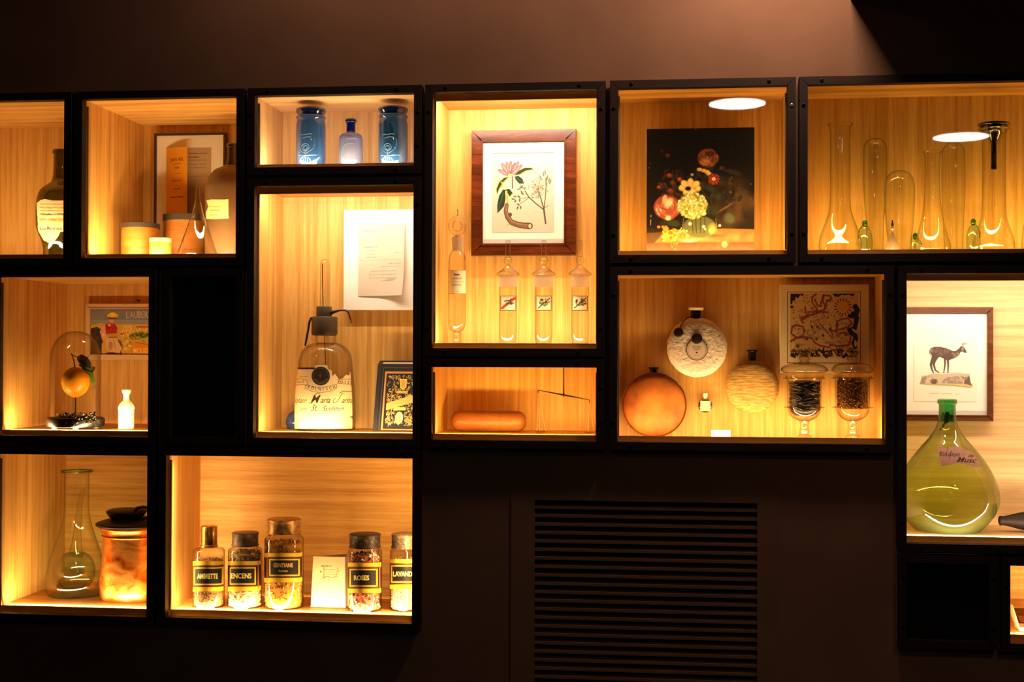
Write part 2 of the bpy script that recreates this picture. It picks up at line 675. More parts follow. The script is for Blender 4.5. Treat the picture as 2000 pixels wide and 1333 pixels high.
    def blobs(s, n, cx, cy, rx, ry, r0, r1, cols, al=.8, soft=.5, squash=.6):
        for _ in range(n):
            a, d = s.rng.uniform(0, 2*pi), math.sqrt(s.rng.uniform(0, 1))
            c = cols[s.rng.integers(len(cols))]
            r = s.rng.uniform(r0, r1)
            s.ell(cx+cos(a)*d*rx, cy+sin(a)*d*ry, r, r*s.rng.uniform(squash, 1), c, al, soft, s.rng.uniform(0, 3.14))
        return s

    def grain(s, amp, cell=1):
        n = s.rng.normal(0, amp, (s.H//cell+1, s.W//cell+1, 1)).astype(np.float32)
        n = np.repeat(np.repeat(n, cell, 0), cell, 1)[:s.H, :s.W]
        s.a += n
        return s

    def clip(s, pts):
        P = s.T(pts)
        X, Y = np.meshgrid(np.arange(s.W)+.5, np.arange(s.H)+.5)
        s.m &= s.inside(P, X, Y)
        return s

    def mesh(s, name, mat, parent, fn=None, y=0.0):
        """fn(px, py) -> (x, y, z) arrays for photo pixel coordinates; default the upright plane at depth y"""
        ss = s.ss
        img = s.a.reshape(s.h, ss, s.w, ss, 3).mean((1, 3))
        msk = s.m.reshape(s.h, ss, s.w, ss).mean((1, 3)) > .5
        px = s.x0+(np.arange(s.w)+.0)/(s.w-1)*(s.x1-s.x0)
        py = s.y0+(np.arange(s.h)+.0)/(s.h-1)*(s.y1-s.y0)
        PX, PY = np.meshgrid(px, py)
        if fn is None:
            a, b = W(s.x0, (s.y0+s.y1)/2, y), W(s.x1, (s.y0+s.y1)/2, y)
            c, d = W((s.x0+s.x1)/2, s.y0, y), W((s.x0+s.x1)/2, s.y1, y)
            U, V = (PX-s.x0)/(s.x1-s.x0), (PY-s.y0)/(s.y1-s.y0)
            co = np.stack([a.x+(b.x-a.x)*U, np.full(U.shape, y), c.z+(d.z-c.z)*V], -1)
        else:
            co = np.stack(fn(PX, PY), -1)
        off = np.array(parent_world(parent))
        co = (co-off).reshape(-1, 3)
        idx = np.arange(s.w*s.h).reshape(s.h, s.w)
        q = np.stack([idx[:-1, :-1], idx[1:, :-1], idx[1:, 1:], idx[:-1, 1:]], -1).reshape(-1, 4)
        ok = (msk[:-1, :-1] & msk[1:, :-1] & msk[1:, 1:] & msk[:-1, 1:]).ravel()
        q = q[ok]
        me = bpy.data.meshes.new(name)
        me.vertices.add(len(co))
        me.vertices.foreach_set('co', co.astype(np.float32).ravel())
        me.loops.add(len(q)*4)
        me.loops.foreach_set('vertex_index', q.astype(np.int32).ravel())
        me.polygons.add(len(q))
        me.polygons.foreach_set('loop_start', np.arange(0, len(q)*4, 4, dtype=np.int32))
        me.polygons.foreach_set('loop_total', np.full(len(q), 4, np.int32))
        me.update(calc_edges=True)
        at = me.color_attributes.new('Col', 'FLOAT_COLOR', 'POINT')
        rgba = np.ones((len(co), 4), np.float32)
        rgba[:, :3] = lin(np.clip(img, 0, 255)).reshape(-1, 3)
        at.data.foreach_set('color', rgba.ravel())
        me.polygons.foreach_set('use_smooth', [True]*len(me.polygons))
        me.materials.append(mat)
        o = bpy.data.objects.new(name, me)
        o.parent = parent
        COL.objects.link(o)
        return o


# ------------------------------------------------------------------ lathe from photo outline
class Lathe:
    """outline given as (half width px, row px or 'F' for the shelf) around column cx at depth y"""

    def __init__(s, cx, prof, y, zf=None):
        s.cx, s.y, s.zf = cx, y, zf
        s.p = []
        for hw, py in prof:
            pyn = py if py != 'F' else prof[[q[1] for q in prof].index('F')-1][1]
            z = zf if py == 'F' else W(cx, py, y).z
            if zf:
                z = max(z, zf)
            s.p.append((max(1e-4, hw*mpp(cx, pyn, y)*.995), z))
        s.x = W(cx, prof[0][1], y).x
        s.base = (s.x, y, s.p[-1][1])

    def mb(s, n=48, cap0=True, cap1=True):
        return MB().lathe((s.x, s.y, 0), s.p, n, cap0, cap1)

    def rad(s, z):
        zs = [p[1] for p in s.p][::-1]
        rs = [p[0] for p in s.p][::-1]
        return np.interp(z, zs, rs)

    def wrap(s, py0=None, eps=.0006, lim=.985):
        """fn for Cv.mesh: wrap photo pixels on the front of the surface"""
        def fn(PX, PY):
            d = CF[:, None, None]+(PX-1000)/FPX*CR[:, None, None]+(666.5-PY)/FPX*CU[:, None, None]
            y = np.full(PX.shape, s.y)
            rr = None
            for _ in range(4):
                t = (3.0+y)/d[1]
                X, Z = d[0]*t, d[2]*t
                rr = s.rad(Z)+eps
                u = np.clip((X-s.x)/rr, -lim, lim)
                y = s.y-rr*np.sqrt(1-u*u)
            return s.x+u*rr, y, Z
        return fn


def smooth_prof(prof, k=4):
    """Catmull-Rom through the outline points"""
    has_f = prof[-1][1] == 'F'
    pts = [p for p in prof if p[1] != 'F']
    out = []
    for i in range(len(pts)-1):
        p0, p1, p2, p3 = pts[max(0, i-1)], pts[i], pts[i+1], pts[min(len(pts)-1, i+2)]
        for j in range(k):
            t = j/k
            q = []
            for a in (0, 1):
                v = .5*((2*p1[a])+(-p0[a]+p2[a])*t+(2*p0[a]-5*p1[a]+4*p2[a]-p3[a])*t*t+(-p0[a]+3*p1[a]-3*p2[a]+p3[a])*t**3)
                q.append(v)
            q[1] = min(max(q[1], min(p1[1], p2[1])), max(p1[1], p2[1]))
            out.append(tuple(q))
    out.append(pts[-1])
    if has_f:
        out.append(prof[-1])
    return out


def arc(c, r, a0, a1, n, plane='xz', y=0):
    return [Vector((c[0]+r*cos(a0+(a1-a0)*i/n), y, c[1]+r*sin(a0+(a1-a0)*i/n))) for i in range(n+1)]


def copy_thing(src, loc, label, **kw):
    c = src.copy()
    COL.objects.link(c)
    c.location = loc
    c['label'] = label
    for k, v in kw.items():
        c[k] = v
    for ch in src.children:
        d = ch.copy()
        COL.objects.link(d)
        d.parent = c
        for g in ch.children:
            e = g.copy()
            COL.objects.link(e)
            e.parent = d
    return c


# ------------------------------------------------------------------ the cabinets
H = .0115
CAB = {
    'wine': (-1.794, -1.4185, .231, .606, .38, 'v'),
    'papers': (-1.373, -.998, .2305, .606, .38, 'v'),
    'blue': (-.953, -.578, .4395, .606, .24, 'v'),
    'cologne': (-.953, -.578, -.1888, .395, .24, 'v'),
    'botanic': (-.5337, -.1577, .0203, .606, .24, 'v'),
    'case': (-.5337, -.1577, -.189, -.0232, .24, 'v'),
    'painting': (-.1105, .2645, .231, .6065, .19, 'v'),
    'retorts': (.309, 1.104, .231, .6065, .182, 'v'),
    'orange': (-1.583, -1.2075, -.1900, .1863, .38, 'v'),
    'pot': (-1.583, -1.2080, -.611, -.2345, .38, 'h'),
    'jars': (-1.1619, -.5776, -.610, -.2330, .24, 'h'),
    'flasks': (-.1105, .4770, -.1894, .1862, .19, 'v'),
    'deer': (.5226, 1.110, -.4045, .1863, .272, 'h'),
    'corner': (.7415, 1.117, -.6170, -.4490, .24, 'h'),
}
CLOSED = {'blank_a': (-1.1540, -.9978, -.1888, .1850), 'blank_b': (.5230, .6956, -.6156, -.4480)}
RAIL = .0185
LIGHTS = {  # bottom W, top W, both sides W, colour
    'wine': (.9, 0, 0, WARM), 'papers': (1.9, 0, 0, WARM), 'blue': (.75, 0, 0, WHITE), 'cologne': (.64, .95, 0, WHITE),
    'botanic': (1.1, 1.5, 0, WHITE), 'case': (.62, 0, 0, AMBER), 'painting': (.75, 0, .12, AMBER), 'retorts': (1.4, 0, 0, AMBER),
    'orange': (1.25, 0, 0, WARM), 'pot': (1.4, 0, 0, WARM), 'jars': (1.5, 0, 1.1, WARM), 'flasks': (1.15, 0, 0, (1.0, .66, .29)),
    'deer': (1.1, 1.35, 0, SOFT), 'corner': (.8, 0, 0, WARM),
}
CABLABEL = {
    'wine': 'lit oak cabinet at the left edge, upper row, with a dark wine bottle',
    'papers': 'lit oak cabinet with old pamphlets, canisters and a glass funnel',
    'blue': 'low lit cabinet holding three blue glass vessels',
    'cologne': 'tall lit cabinet holding the labelled cologne atomizer bottle',
    'botanic': 'tall lit cabinet with the framed botanical print and apothecary jars',
    'case': 'low lit cabinet with a wooden case and a hanging balance',
    'painting': 'square lit cabinet with the dark flower painting',
    'retorts': 'wide lit cabinet full of clear retorts and flasks',
    'orange': 'lit oak cabinet with an orange under a glass dome',
    'pot': 'lit oak cabinet with a florentine flask and a copper pot',
    'jars': 'wide lit cabinet with a row of black labelled spice jars',
    'flasks': 'wide lit cabinet with round flasks and two footed jars',
    'deer': 'tall lit cabinet with the deer engraving and green demijohn',
    'corner': 'small lit cabinet at the lower right corner with papers',
    'blank_a': 'narrow closed cabinet with a black panel between the lit cabinets',
    'blank_b': 'small square closed cabinet with a black panel under the demijohn',
}
ZF = {k: v[2]+(.0008 if k == 'flasks' else H)+.0003 for k, v in CAB.items()}


def screw(rails, x, z, mat):
    parent = next(o for o, b in rails if b[0] <= x <= b[2] and b[1] <= z <= b[3])
    m = MB()
    m.lathe((x, 0, z), [(.0042, .001), (.0042, -.0012), (.0036, -.0018), (.0019, -.0018), (.0019, .0004)], 12, True, True, axis='y')
    return m.build('screw', mat, parent)


def frame_rails(parent, x0, x1, z0, z1, w, y0, y1, mh, mv, b=.0015, name='frame_rail'):
    """four mitred rails round an opening"""
    X0, X1, Z0, Z1 = x0-w, x1+w, z0-w, z1+w
    out, boxes = [], []
    for quad, mm in ((((X0, Z0), (X1, Z0), (x1, z0), (x0, z0)), mh), (((x0, z1), (x1, z1), (X1, Z1), (X0, Z1)), mh),
                     (((X0, Z0), (x0, z0), (x0, z1), (X0, Z1)), mv), (((x1, z0), (X1, Z0), (X1, Z1), (x1, z1)), mv)):
        m = MB()
        cx, cz = sum(q[0] for q in quad)/4, sum(q[1] for q in quad)/4
        pin = []
        for (x, z) in quad:   # small chamfer
            dx = b if x < cx else -b
            dz = b if z < cz else -b
            pin.append((x+dx*(.35), z+dz*(.35)))
        vs = [(x, y0, z) for x, z in pin]+[(x, y0+b, z) for x, z in quad]+[(x, y1, z) for x, z in quad]
        fs = [(0, 1, 2, 3)]
        for i in range(4):
            j = (i+1) % 4
            fs += [(i, i+4, j+4, j), (i+4, i+8, j+8, j+4)]
        fs.append((11, 10, 9, 8))
        m.add(vs, fs)
        o = m.build(name, mm, parent, smooth=False)
        out.append(o)
        boxes.append((min(q[0] for q in quad), min(q[1] for q in quad), max(q[0] for q in quad), max(q[1] for q in quad)))
    return list(zip(out, boxes))


def cabinet(key):
    x0, x1, z0, z1, D, g = CAB[key]
    t = thing('display_cabinet', CABLABEL[key], 'cabinet', ((x0+x1)/2, 0, z0-RAIL), 'wall display cabinets')
    rails = frame_rails(t, x0, x1, z0, z1, RAIL, 0, .022, WALNUT_H, WALNUT_V)
    k = .003          # the carcass is a touch wider than the opening
    a0, a1, b0, b1 = x0-k, x1+k, z0-k, z1+k
    th = .012
    bm = OAK_V if g == 'v' else OAK_H
    sm, xm_ = OAK_V, OAK_X
    if key in ('deer', 'blue'):
        bm, sm, xm_ = (PALE_V if g == 'v' else PALE_H), PALE_V, PALE_X
    MB().box(a0-th, a0, .022, D, b0-th, b1+th).build('side_panel', sm, t, False)
    MB().box(a1, a1+th, .022, D, b0-th, b1+th).build('side_panel', sm, t, False)
    MB().box(a0, a1, .022, D, b1, b1+th).build('top_panel', xm_, t, False)
    MB().box(a0, a1, .022, D, b0-th, b0).build('bottom_panel', xm_, t, False)
    MB().box(a0-th, a1+th, D, D+th, b0-th, b1+th).build('back_panel', bm, t, False)
    MB().box(a0, a1, .062, D, b0, ZF[key]-.0008).build('shelf_floor', xm_, t, False)
    MB().box(a0, a1, .036, .043, b0, z0+H).build('light_baffle', OAK_X, t, False)
    MB().box(a0, a1, .044, .061, b0, z0+.003).build('led_strip', TINLID, t, False)
    MB().box(x0-.006, x1+.006, .0225, .0265, z0-.0025, z1+.0025).build('glass_pane', PANE, t, False)
    bw, tw, sw, c = LIGHTS[key]
    xm, L = (x0+x1)/2, (x1-x0)-.02
    area_lamp('led_light', (xm, .0525, z0+H+.001), (xm, .0525+1.5, z0+1.0), L, .008, bw*LED, c, t)
    if tw:
        MB().box(a0, a1, .036, .043, z1-H-.002, b1).build('light_baffle', OAK_X, t, False)
        MB().box(a0, a1, .044, .061, z1-.003, b1).build('led_strip', TINLID, t, False)
        area_lamp('led_light', (xm, .0525, z1-H), (xm, .0525+1.2, z1-1.0), L, .008, tw*LED, COOL, t)
    for x, sg in ((x0, 1), (x1, -1)):
        MB().box(x-.003, x+.003, .028, .0335, z0+.012, z1-.012).build('led_strip', TINLID, t, False)
        if sw:
            area_lamp('led_light', (x+sg*.004, .035, (z0+z1)/2), (x+sg*.5, .035+1, (z0+z1)/2), .006, z1-z0-.05, sw*.5*LED, c, t)
    for x in (x0-RAIL/2, x1+RAIL/2):
        for z in (z0+.045, z1-.045):
            bright = key == 'painting' and x > x1 and z > .5
            screw(rails, x, z, SCREWB if bright else SCREWM)
    for x in (x0+.03, x1-.04):
        for z in (z0-RAIL/2, z1+RAIL/2):
            screw(rails, x, z, SCREWM)
    return t


for k in CAB:
    cabinet(k)
for k, (x0, x1, z0, z1) in CLOSED.items():
    t = thing('closed_cabinet', CABLABEL[k], 'cabinet', ((x0+x1)/2, 0, z0-RAIL), 'closed wall cabinets')
    rails = frame_rails(t, x0, x1, z0, z1, RAIL, 0, .022, WALNUT_H, WALNUT_V)
    MB().box(x0-.004, x1+.004, .016, .026, z0-.004, z1+.004).build('door_panel', BLACK, t, False, label='matt black panel')
    for x in (x0-RAIL/2, x1+RAIL/2):
        for z in (z0+.03, z1-.03):
            screw(rails, x, z, SCREWM)

# ------------------------------------------------------------------ the room
rects = [(v[0]-RAIL, v[1]+RAIL, v[2]-RAIL, v[3]+RAIL) for v in CAB.values()]+[(a-RAIL, b+RAIL, c-RAIL, d+RAIL) for a, b, c, d in CLOSED.values()]
VX0, VX1, VZ0, VZ1 = -.299, .2015, -1.02, -.3257
CX0, CX1, CZ1 = -.3532, .2500, -.2752
rects.append((CX0, CX1, -1.07, CZ1))
XL, XR, ZB, ZT = -2.6, 2.2, -1.6, 1.35
xs = sorted({XL, XR, *[r[0] for r in rects], *[r[1] for r in rects]})
zs = sorted({ZB, ZT, *[r[2] for r in rects], *[r[3] for r in rects]})
wm = MB()
for i in range(len(xs)-1):
    for j in range(len(zs)-1):
        cx, cz = (xs[i]+xs[i+1])/2, (zs[j]+zs[j+1])/2
        if any(r[0] < cx < r[1] and r[2] < cz < r[3] for r in rects):
            continue
        wm.add([(xs[i], .03, zs[j]), (xs[i+1], .03, zs[j]), (xs[i+1], .03, zs[j+1]), (xs[i], .03, zs[j+1])], [(0, 1, 2, 3)])
struct(wm.build('wall_back', WALL, None, False))
struct(MB().box(XL, XR, -5.6, .45, ZB-.1, ZB).build('floor', FLOORM, None, False))
struct(MB().box(XL, XR, -5.6, .45, ZT, ZT+.1).build('ceiling', CEIL, None, False))
struct(MB().box(XL-.1, XL, -5.6, .45, ZB, ZT).build('wall_left', WALL, None, False))
struct(MB().box(XR, XR+.1, -5.6, .45, ZB, ZT).build('wall_right', WALL, None, False))
# unseen fin added above the right-hand cabinets to shade the wall from the washer
struct(MB().box(.405, .445, -.30, .03, .802, ZT).build('added_shade_fin_1', WALL, None, False), 'unseen fin added to shade the wall from the washer lamp')

# ventilation grille
g = thing('ventilation_grille', 'dark painted air vent panel of horizontal slats in the wall under the cabinets', 'air vent', ((VX0+VX1)/2, .03, -1.07))
m = MB()
for q in (((CX0, CX1), (VZ1, CZ1)), ((CX0, CX1), (-1.07, VZ0)), ((CX0, VX0), (VZ0, VZ1)), ((VX1, CX1), (VZ0, VZ1))):
    m.box(q[0][0], q[0][1], .0275, .05, q[1][0], q[1][1])
m.build('casing', WALL, g, False)
MB().box(VX0-.01, VX1+.01, .075, .08, VZ0-.01, VZ1+.01).build('backing', BLACK, g, False)  # black sheet standing in for the shade of the cavity behind the slats
slat = None
z = VZ1-.0165
while z > VZ0+.01:
    if slat is None:
        slat = MB().hexa([(VX0, .030, z-.0035), (VX1, .030, z-.0035), (VX1, .030, z+.003), (VX0, .030, z+.003),
                          (VX0, .052, z-.0015), (VX1, .052, z-.0015), (VX1, .052, z+.005), (VX0, .052, z+.005)]).build('slat', WALL, g, False)
        zref = z
    else:
        c = slat.copy()
        COL.objects.link(c)
        c.parent = g
        c.location = (0, 0, z-zref)
    z -= .0193

# round ceiling lights that the panes of the cabinets mirror
for (px, py, hw, lab) in ((1440, 203, 53, 'round flush ceiling light nearer the cabinets'), (1877, 268, 50, 'round flush ceiling light farther from the cabinets')):
    d = ray(px, py)
    t_ = (ZT-.012)/d[2]
    yv = -3.0+t_*d[1]
    lx, ly = d[0]*t_, 2*.0225-yv
    r_ = hw/FPX*math.hypot(t_*d[1], ZT)*1.0
    cl = thing('ceiling_light', lab, 'lamp', (lx, ly, ZT-.014))
    MB().lathe((lx, ly, 0), [(r_+.012, ZT-.010), (r_+.012, ZT)], 40).build('rim', TINLID, cl)
    MB().lathe((lx, ly, 0), [(r_, ZT-.014), (r_, ZT-.0101)], 40).build('diffuser', emit('lamp_diffuser', (1, .93, .88), 22), cl)


# ================================================================== WINE CABINET
def lathe_thing(name, label, cat, lt, group=None):
    return thing(name, label, cat, lt.base, group)


zf = ZF['wine']
lt = Lathe(122, smooth_prof([(17.5, 293), (18.5, 296), (18.5, 301), (16.5, 303), (17, 340), (20, 354), (26, 360), (37, 368), (44, 378), (48, 394), (49, 412), (48.5, 440), (45, 455), (38, 472), (35, 488), (35, 494), (35, 'F')]), .21, zf)
t = lathe_thing('wine_bottle', 'dark olive wine bottle with a torn cream label at the left edge of the wall', 'bottle', lt)
lt.mb().build('bottle_body', OLIVE, t)
cv = Cv(73, 386, 147, 476, (236, 206, 160), 2.2)
cv.grain(5, 4)
cv.blobs(30, 110, 430, 40, 40, 4, 14, [(226, 186, 130), (240, 218, 180)], .3)
cv.clip([(74, 398), (80, 391), (88, 389), (104, 392), (146, 391), (146, 452), (118, 453), (114, 462), (106, 472), (96, 475), (86, 470), (80, 459), (76, 450)])
for y, h, c in ((399, 2, (200, 96, 56)), (406, 3, (206, 110, 70)), (412, 1.6, (120, 80, 60)), (419, 3.2, (70, 46, 36)), (429, 4, (206, 110, 66)), (433, 1.5, (206, 120, 80))):
    cv.scribble(80, 140, y, h, c, 9, .8)
cv.text('Lisa Martinens', 79, 449, 6.5, (50, 34, 40), anchor='l', sx=.78, bold=.02)
cv.line([(82, 458), (90, 455), (100, 455), (108, 458)], 1.4, (150, 120, 90), .7)
cv.line([(78, 452), (114, 452)], 1.0, (150, 120, 90), .5)
cv.mesh('label', PRINT, t, lt.wrap())

# ================================================================== PAPERS CABINET
zf = ZF['papers']
yb = .372
t = thing('framed_document', 'dark framed document with a folded yellow pamphlet on white board behind the canisters', 'picture', W(370, 500, yb))
a, b, c_ = W(301, 380, yb-.012), W(439, 380, yb-.012), W(370, 260, yb-.012)
frame_rails(t, a.x+.006, b.x-.004, zf+.012, c_.z-.006, .006, yb-.016, yb, FRAME_BLACK, FRAME_BLACK)
MB().box(a.x+.004, b.x-.002, yb-.010, yb-.002, zf+.010, c_.z-.004).build('mat_board', MAT, t, False)
cv = Cv(366, 289, 412, 440, (186, 160, 128), 2.0)
cv.grain(4, 3)
cv.scribble(369, 404, 300, 1.6, (70, 50, 40), 8)
cv.scribble(369, 388, 307, 2.2, (60, 40, 30), 4)
for y in (313, 321, 328):
    cv.scribble(369, 403, y, 1.6, (90, 70, 56), 7, .5)
cv.scribble(369, 408, 345, 1, (110, 84, 66), 8, .6)
cv.scribble(369, 404, 380, 1, (110, 84, 66), 8, .4)
cv.mesh('page', PRINT, t, y=yb-.0112)
cv = Cv(325, 289, 367, 440, (226, 160, 40), 2.0)
cv.grain(4, 3)
ink = (84, 50, 20)
cv.text('JEAN NIEL', 347, 316, 6.5, ink, sx=.62, bold=.01)
cv.scribble(338, 356, 321, 1.2, ink, 6, .7)
cv.text('1859', 347, 331, 4, ink, bold=.01)
cv.scribble(340, 355, 340, 1, ink, 6, .6)
cv.text('PARFUMS', 347, 356, 4, ink, sx=.9)
cv.scribble(345, 349, 363, 1, ink, 2, .6)
cv.text('GRASSE', 347, 372, 4, ink, sx=.75)
cv.scribble(335, 360, 386, 2.2, ink, 7, .7)


def pamph(PX, PY):
    u = (PX-325)/42
    q = [W(325, 360, yb-.014), W(367, 360, yb-.03), W(340, 289, yb-.02), W(340, 440, yb-.02)]
    v = (PY-289)/151
    y = yb-.0135-.022*np.sin(u*1.5)
    return q[0].x+(q[1].x-q[0].x)*u, y, q[2].z+(q[3].z-q[2].z)*v


cv.mesh('pamphlet_cover', PRINT, t, pamph)


def canister(label, cx, hw, ylid, ybody, y, lidmat, lidh=1.06):
    ltb = Lathe(cx, [(hw*.6, ybody), (hw, ybody+.5), (hw, 480), (hw, 'F')], y, ZF['papers'])
    t = thing('canister', label, 'canister', ltb.base, 'boxwood canisters')
    ltb.mb().build('canister_body', BOXWOOD, t)
    m = MB()
    ltl = Lathe(cx, [(hw*.9, ylid-1), (hw*lidh, ylid), (hw*lidh, ybody+1), (hw*.8, ybody+1.5)], y, 0)
    ltl.mb().build('lid', lidmat, t)
    return t


canister('largest boxwood canister, left of the group, dark flat lid', 274, 36, 438, 446, .17, GREYLID, 1.05)
canister('taller boxwood canister behind the glass funnel, dark lid', 361, 40, 421, 432, .25, GREYLID, 1.05)
canister('smallest boxwood canister at the front with a pale tin lid', 314, 21.5, 466, 473, .10, TINLID, 1.02)

lt = Lathe(386.5, smooth_prof([(3.5, 360), (4.2, 372), (5, 388), (7, 400), (12, 420), (19, 440), (27, 462), (34, 484), (38, 494), (39.5, 'F')]), .10, zf)
tag(lt.mb(48, False, False).build('glass_funnel', CLEAR), 'upturned clear glass funnel in front of the canisters', 'funnel')

lt = Lathe(455, smooth_prof([(11, 281), (12.5, 283), (12.5, 288), (10.5, 290), (11, 305), (13.5, 322)]) + smooth_prof([(13.5, 323), (25, 328), (36, 334), (45, 346), (51, 360), (53.2, 376), (53.2, 430), (53.2, 490), (53.2, 'F')]), .205, zf)
t = lathe_thing('carboy', 'large dusty brown carboy with a cream label partly hidden by the cabinet frame', 'bottle', lt)
i = next(k for k, p in enumerate(lt.p) if p[0] > lt.p[0][0]*1.25)
MB().lathe((lt.x, lt.y, 0), lt.p[:i+1], 40, True, False).build('neck', OLIVE, t, label='green glass neck')
MB().lathe((lt.x, lt.y, 0), lt.p[i:], 48, False, True).build('carboy_body', DUSTY, t)
cv = Cv(402.5, 389, 447, 429, (232, 204, 140), 2.2)
cv.grain(5, 3)
cv.clip([(404, 392), (412, 390), (446, 389.5), (446.5, 427), (420, 428.5), (404, 428), (403, 416), (407, 404)])
cv.scribble(408, 430, 404, 1.2, (120, 90, 50), 6, .7)
cv.scribble(411, 428, 411, 1.6, (110, 80, 40), 5, .7)
cv.scribble(409, 424, 420, 1.6, (110, 80, 40), 4, .7)
cv.mesh('label', PRINT, t, lt.wrap())

# ================================================================== BLUE CABINET
zf = ZF['blue']


def emboss(lt, strokes, mat, parent, w=1.0):
    """raised ornament on the front of a vessel"""
    m = MB()
    for st in strokes:
        px = np.array([[p[0] for p in st]], float)
        py = np.array([[p[1] for p in st]], float)
        x, y, z = lt.wrap(eps=.0002)(px, py)
        m.tube([(x[0, k], y[0, k], z[0, k]) for k in range(len(st))], w*.0011, 6)
    m.build('embossed_ornament', mat, parent)


def ornament(cx):
    s = []
    s.append([(cx-20, 264), (cx-15, 262), (cx-10, 263), (cx-4, 261), (cx+2, 262)])
    s.append([(cx-17, 270), (cx-8, 267), (cx, 268)])
    s.append([(cx-11+7*cos(a), 287+7*sin(a)) for a in np.linspace(0, 6.28, 14)])
    s.append([(cx-11+4*cos(a), 288+4*sin(a)) for a in np.linspace(0, 6.28, 10)])
    s.append([(cx-11, 294), (cx-11, 304)])
    s.append([(cx-11, 300), (cx-4, 296), (cx+4, 290), (cx+7, 280), (cx+5, 270)])
    s.append([(cx-11, 300), (cx-18, 296), (cx-22, 288)])
    s.append([(cx-24, 304), (cx-14, 304.5), (cx-2, 303), (cx+12, 303)])
    for dx in (-9, -4, 0, 4, 9):
        s.append([(cx-11+dx*.5, 306), (cx-11+dx, 311), (cx-11+dx*1.2, 319)])
    return s


EMB = glass('embossed_glass', (190, 225, 245), (190, 225, 245), base=.12, rough=.15, body=.32, bodycol=(170, 215, 235))


def blue_jar(cx, y0, label):
    d = y0-213
    lt = Lathe(cx, [(24, 226+d), (28, 228+d), (29, 230+d), (28, 233+d), (26.5, 235+d), (28, 240+d), (28.8, 248+d), (28.8, 300+d), (28.5, 314+d), (27, 318), (26, 'F')], .105, zf)
    t = lathe_thing('blue_storage_jar', label, 'jar', lt, 'blue embossed jars')
    lt.mb().build('jar_body', BLUEJ, t)
    ll = Lathe(cx, [(25, 212+d), (28.5, 213.5+d), (29.2, 216+d), (28.5, 221+d), (26, 223+d), (25.5, 227+d)], .105, zf)
    ll.mb().build('lid', BLUEL, t)
    emboss(lt, ornament(cx), EMB, t)
    return t, lt


blue_jar(607.5, 213, 'blue embossed glass jar with nothing inside, left of the lilac bottle')
_, lt = blue_jar(768, 211, 'blue embossed glass jar with a dark dried sprig inside')
t = thing('dried_sprig', 'dark dried leafy sprig inside the blue jar', 'dried plant', lt.base)
m = MB()
p0 = W(757, 318, .10)
for pts, w in ((((757, 316), (758, 290), (755, 262), (752, 236)), 6), (((759, 312), (766, 280), (764, 250), (760, 240)), 4), (((762, 312), (772, 285), (776, 262)), 3)):
    m.tube([W(px, py, .0825) for px, py in pts], [w*.0009, w*.0013, w*.0013, w*.0006][:len(pts)], 7)
m.build('stalk', LEAFJ, t)
m = MB()
for cx_, cy_, rx_, rz_, yy in ((778, 290, 8, 24, .086), (784, 300, 5, 18, .09), (770, 298, 6, 18, .082)):
    c0 = W(cx_, cy_, yy)
    k = mpp(cx_, cy_, yy)
    m.sphere(c0, (rx_*k, .003, rz_*k), 12, 8)
m.build('leaf', LEAFJ, t)

lt = Lathe(685.5, smooth_prof([(9, 232), (11, 234), (11, 239), (9, 241.5), (9, 256), (9.5, 259), (14, 261), (20, 264), (23, 270), (23.7, 278), (23.7, 312), (23, 318), (22.5, 'F')], 3), .11, zf)
t = lathe_thing('blue_glass_bottle', 'small lilac blue bottle with a dark lip between the two blue jars', 'bottle', lt)
i = next(k for k, p in enumerate(lt.p) if p[1] < W(685, 258, .11).z)
MB().lathe((lt.x, lt.y, 0), lt.p[:i+1], 40, True, False).build('neck', COBALT, t, label='deep blue neck and lip')
MB().lathe((lt.x, lt.y, 0), lt.p[i:], 48, False, True).build('bottle_body', LILAC, t)
emboss(lt, [[(685-2+13*cos(a), 293+14*sin(a)) for a in np.linspace(2.6, 5.2, 10)], [(672, 312), (684, 313), (694, 311)], [(667, 296), (668, 304), (671, 309)]], EMB, t)

# ================================================================== COLOGNE CABINET
zf = ZF['cologne']
t = thing('mounted_letter', 'curled old letter pinned on a thick white board in the tall cologne cabinet', 'letter', W(745, 606, .215))
a, b, c_, d_ = W(671, 500, .215), W(812, 500, .215), W(740, 410, .215), W(740, 606, .215)
MB().rbox(a.x, b.x, .215, .238, d_.z, c_.z, .001).build('backing_board', MAT, t, False)
cv = Cv(700, 438, 791, 579, (206, 190, 172), 1.8)
cv.view(660, 400, 6.056)
cv.grain(3, 3)
cv.blobs(40, 520, 660, 260, 400, 20, 90, [(198, 178, 156), (216, 204, 190), (204, 186, 168)], .35)
gi = (74, 62, 54)
for x0, x1, y, al in ((300, 480, 314, .7), (460, 500, 355, .4), (310, 470, 505, .75), (330, 460, 545, .3), (330, 440, 590, .3), (670, 750, 580, .4), (330, 450, 625, .35), (600, 750, 702, .45), (510, 750, 740, .5), (380, 690, 790, .5), (370, 700, 832, .45), (370, 700, 870, .45), (560, 690, 885, .6), (520, 660, 905, .5)):
    cv.scribble(x0, x1, y, 7, gi, 9, al)
cv.line([(262, 660), (750, 660)], 5, (170, 150, 132), .7)
cv.line([(560, 910), (620, 895), (660, 900), (690, 880)], 4, gi, .6)


def curl(PX, PY):
    u, v = (PX-700)/91, (PY-438)/141
    A, B = W(700, 500, .213), W(791, 500, .213)
    C, D_ = W(745, 438, .213), W(745, 579, .213)
    lift = .014*np.clip((u-.45)/.55, 0, 1)**2*(.35+.65*v)+.006*np.clip((v-.7)/.3, 0, 1)**2*u
    return A.x+(B.x-A.x)*u-.004*np.clip((v-.6)/.4, 0, 1)*u, .2135-lift, C.z+(D_.z-C.z)*v+.002*u


cv.mesh('letter_sheet', PRINT, t, curl)

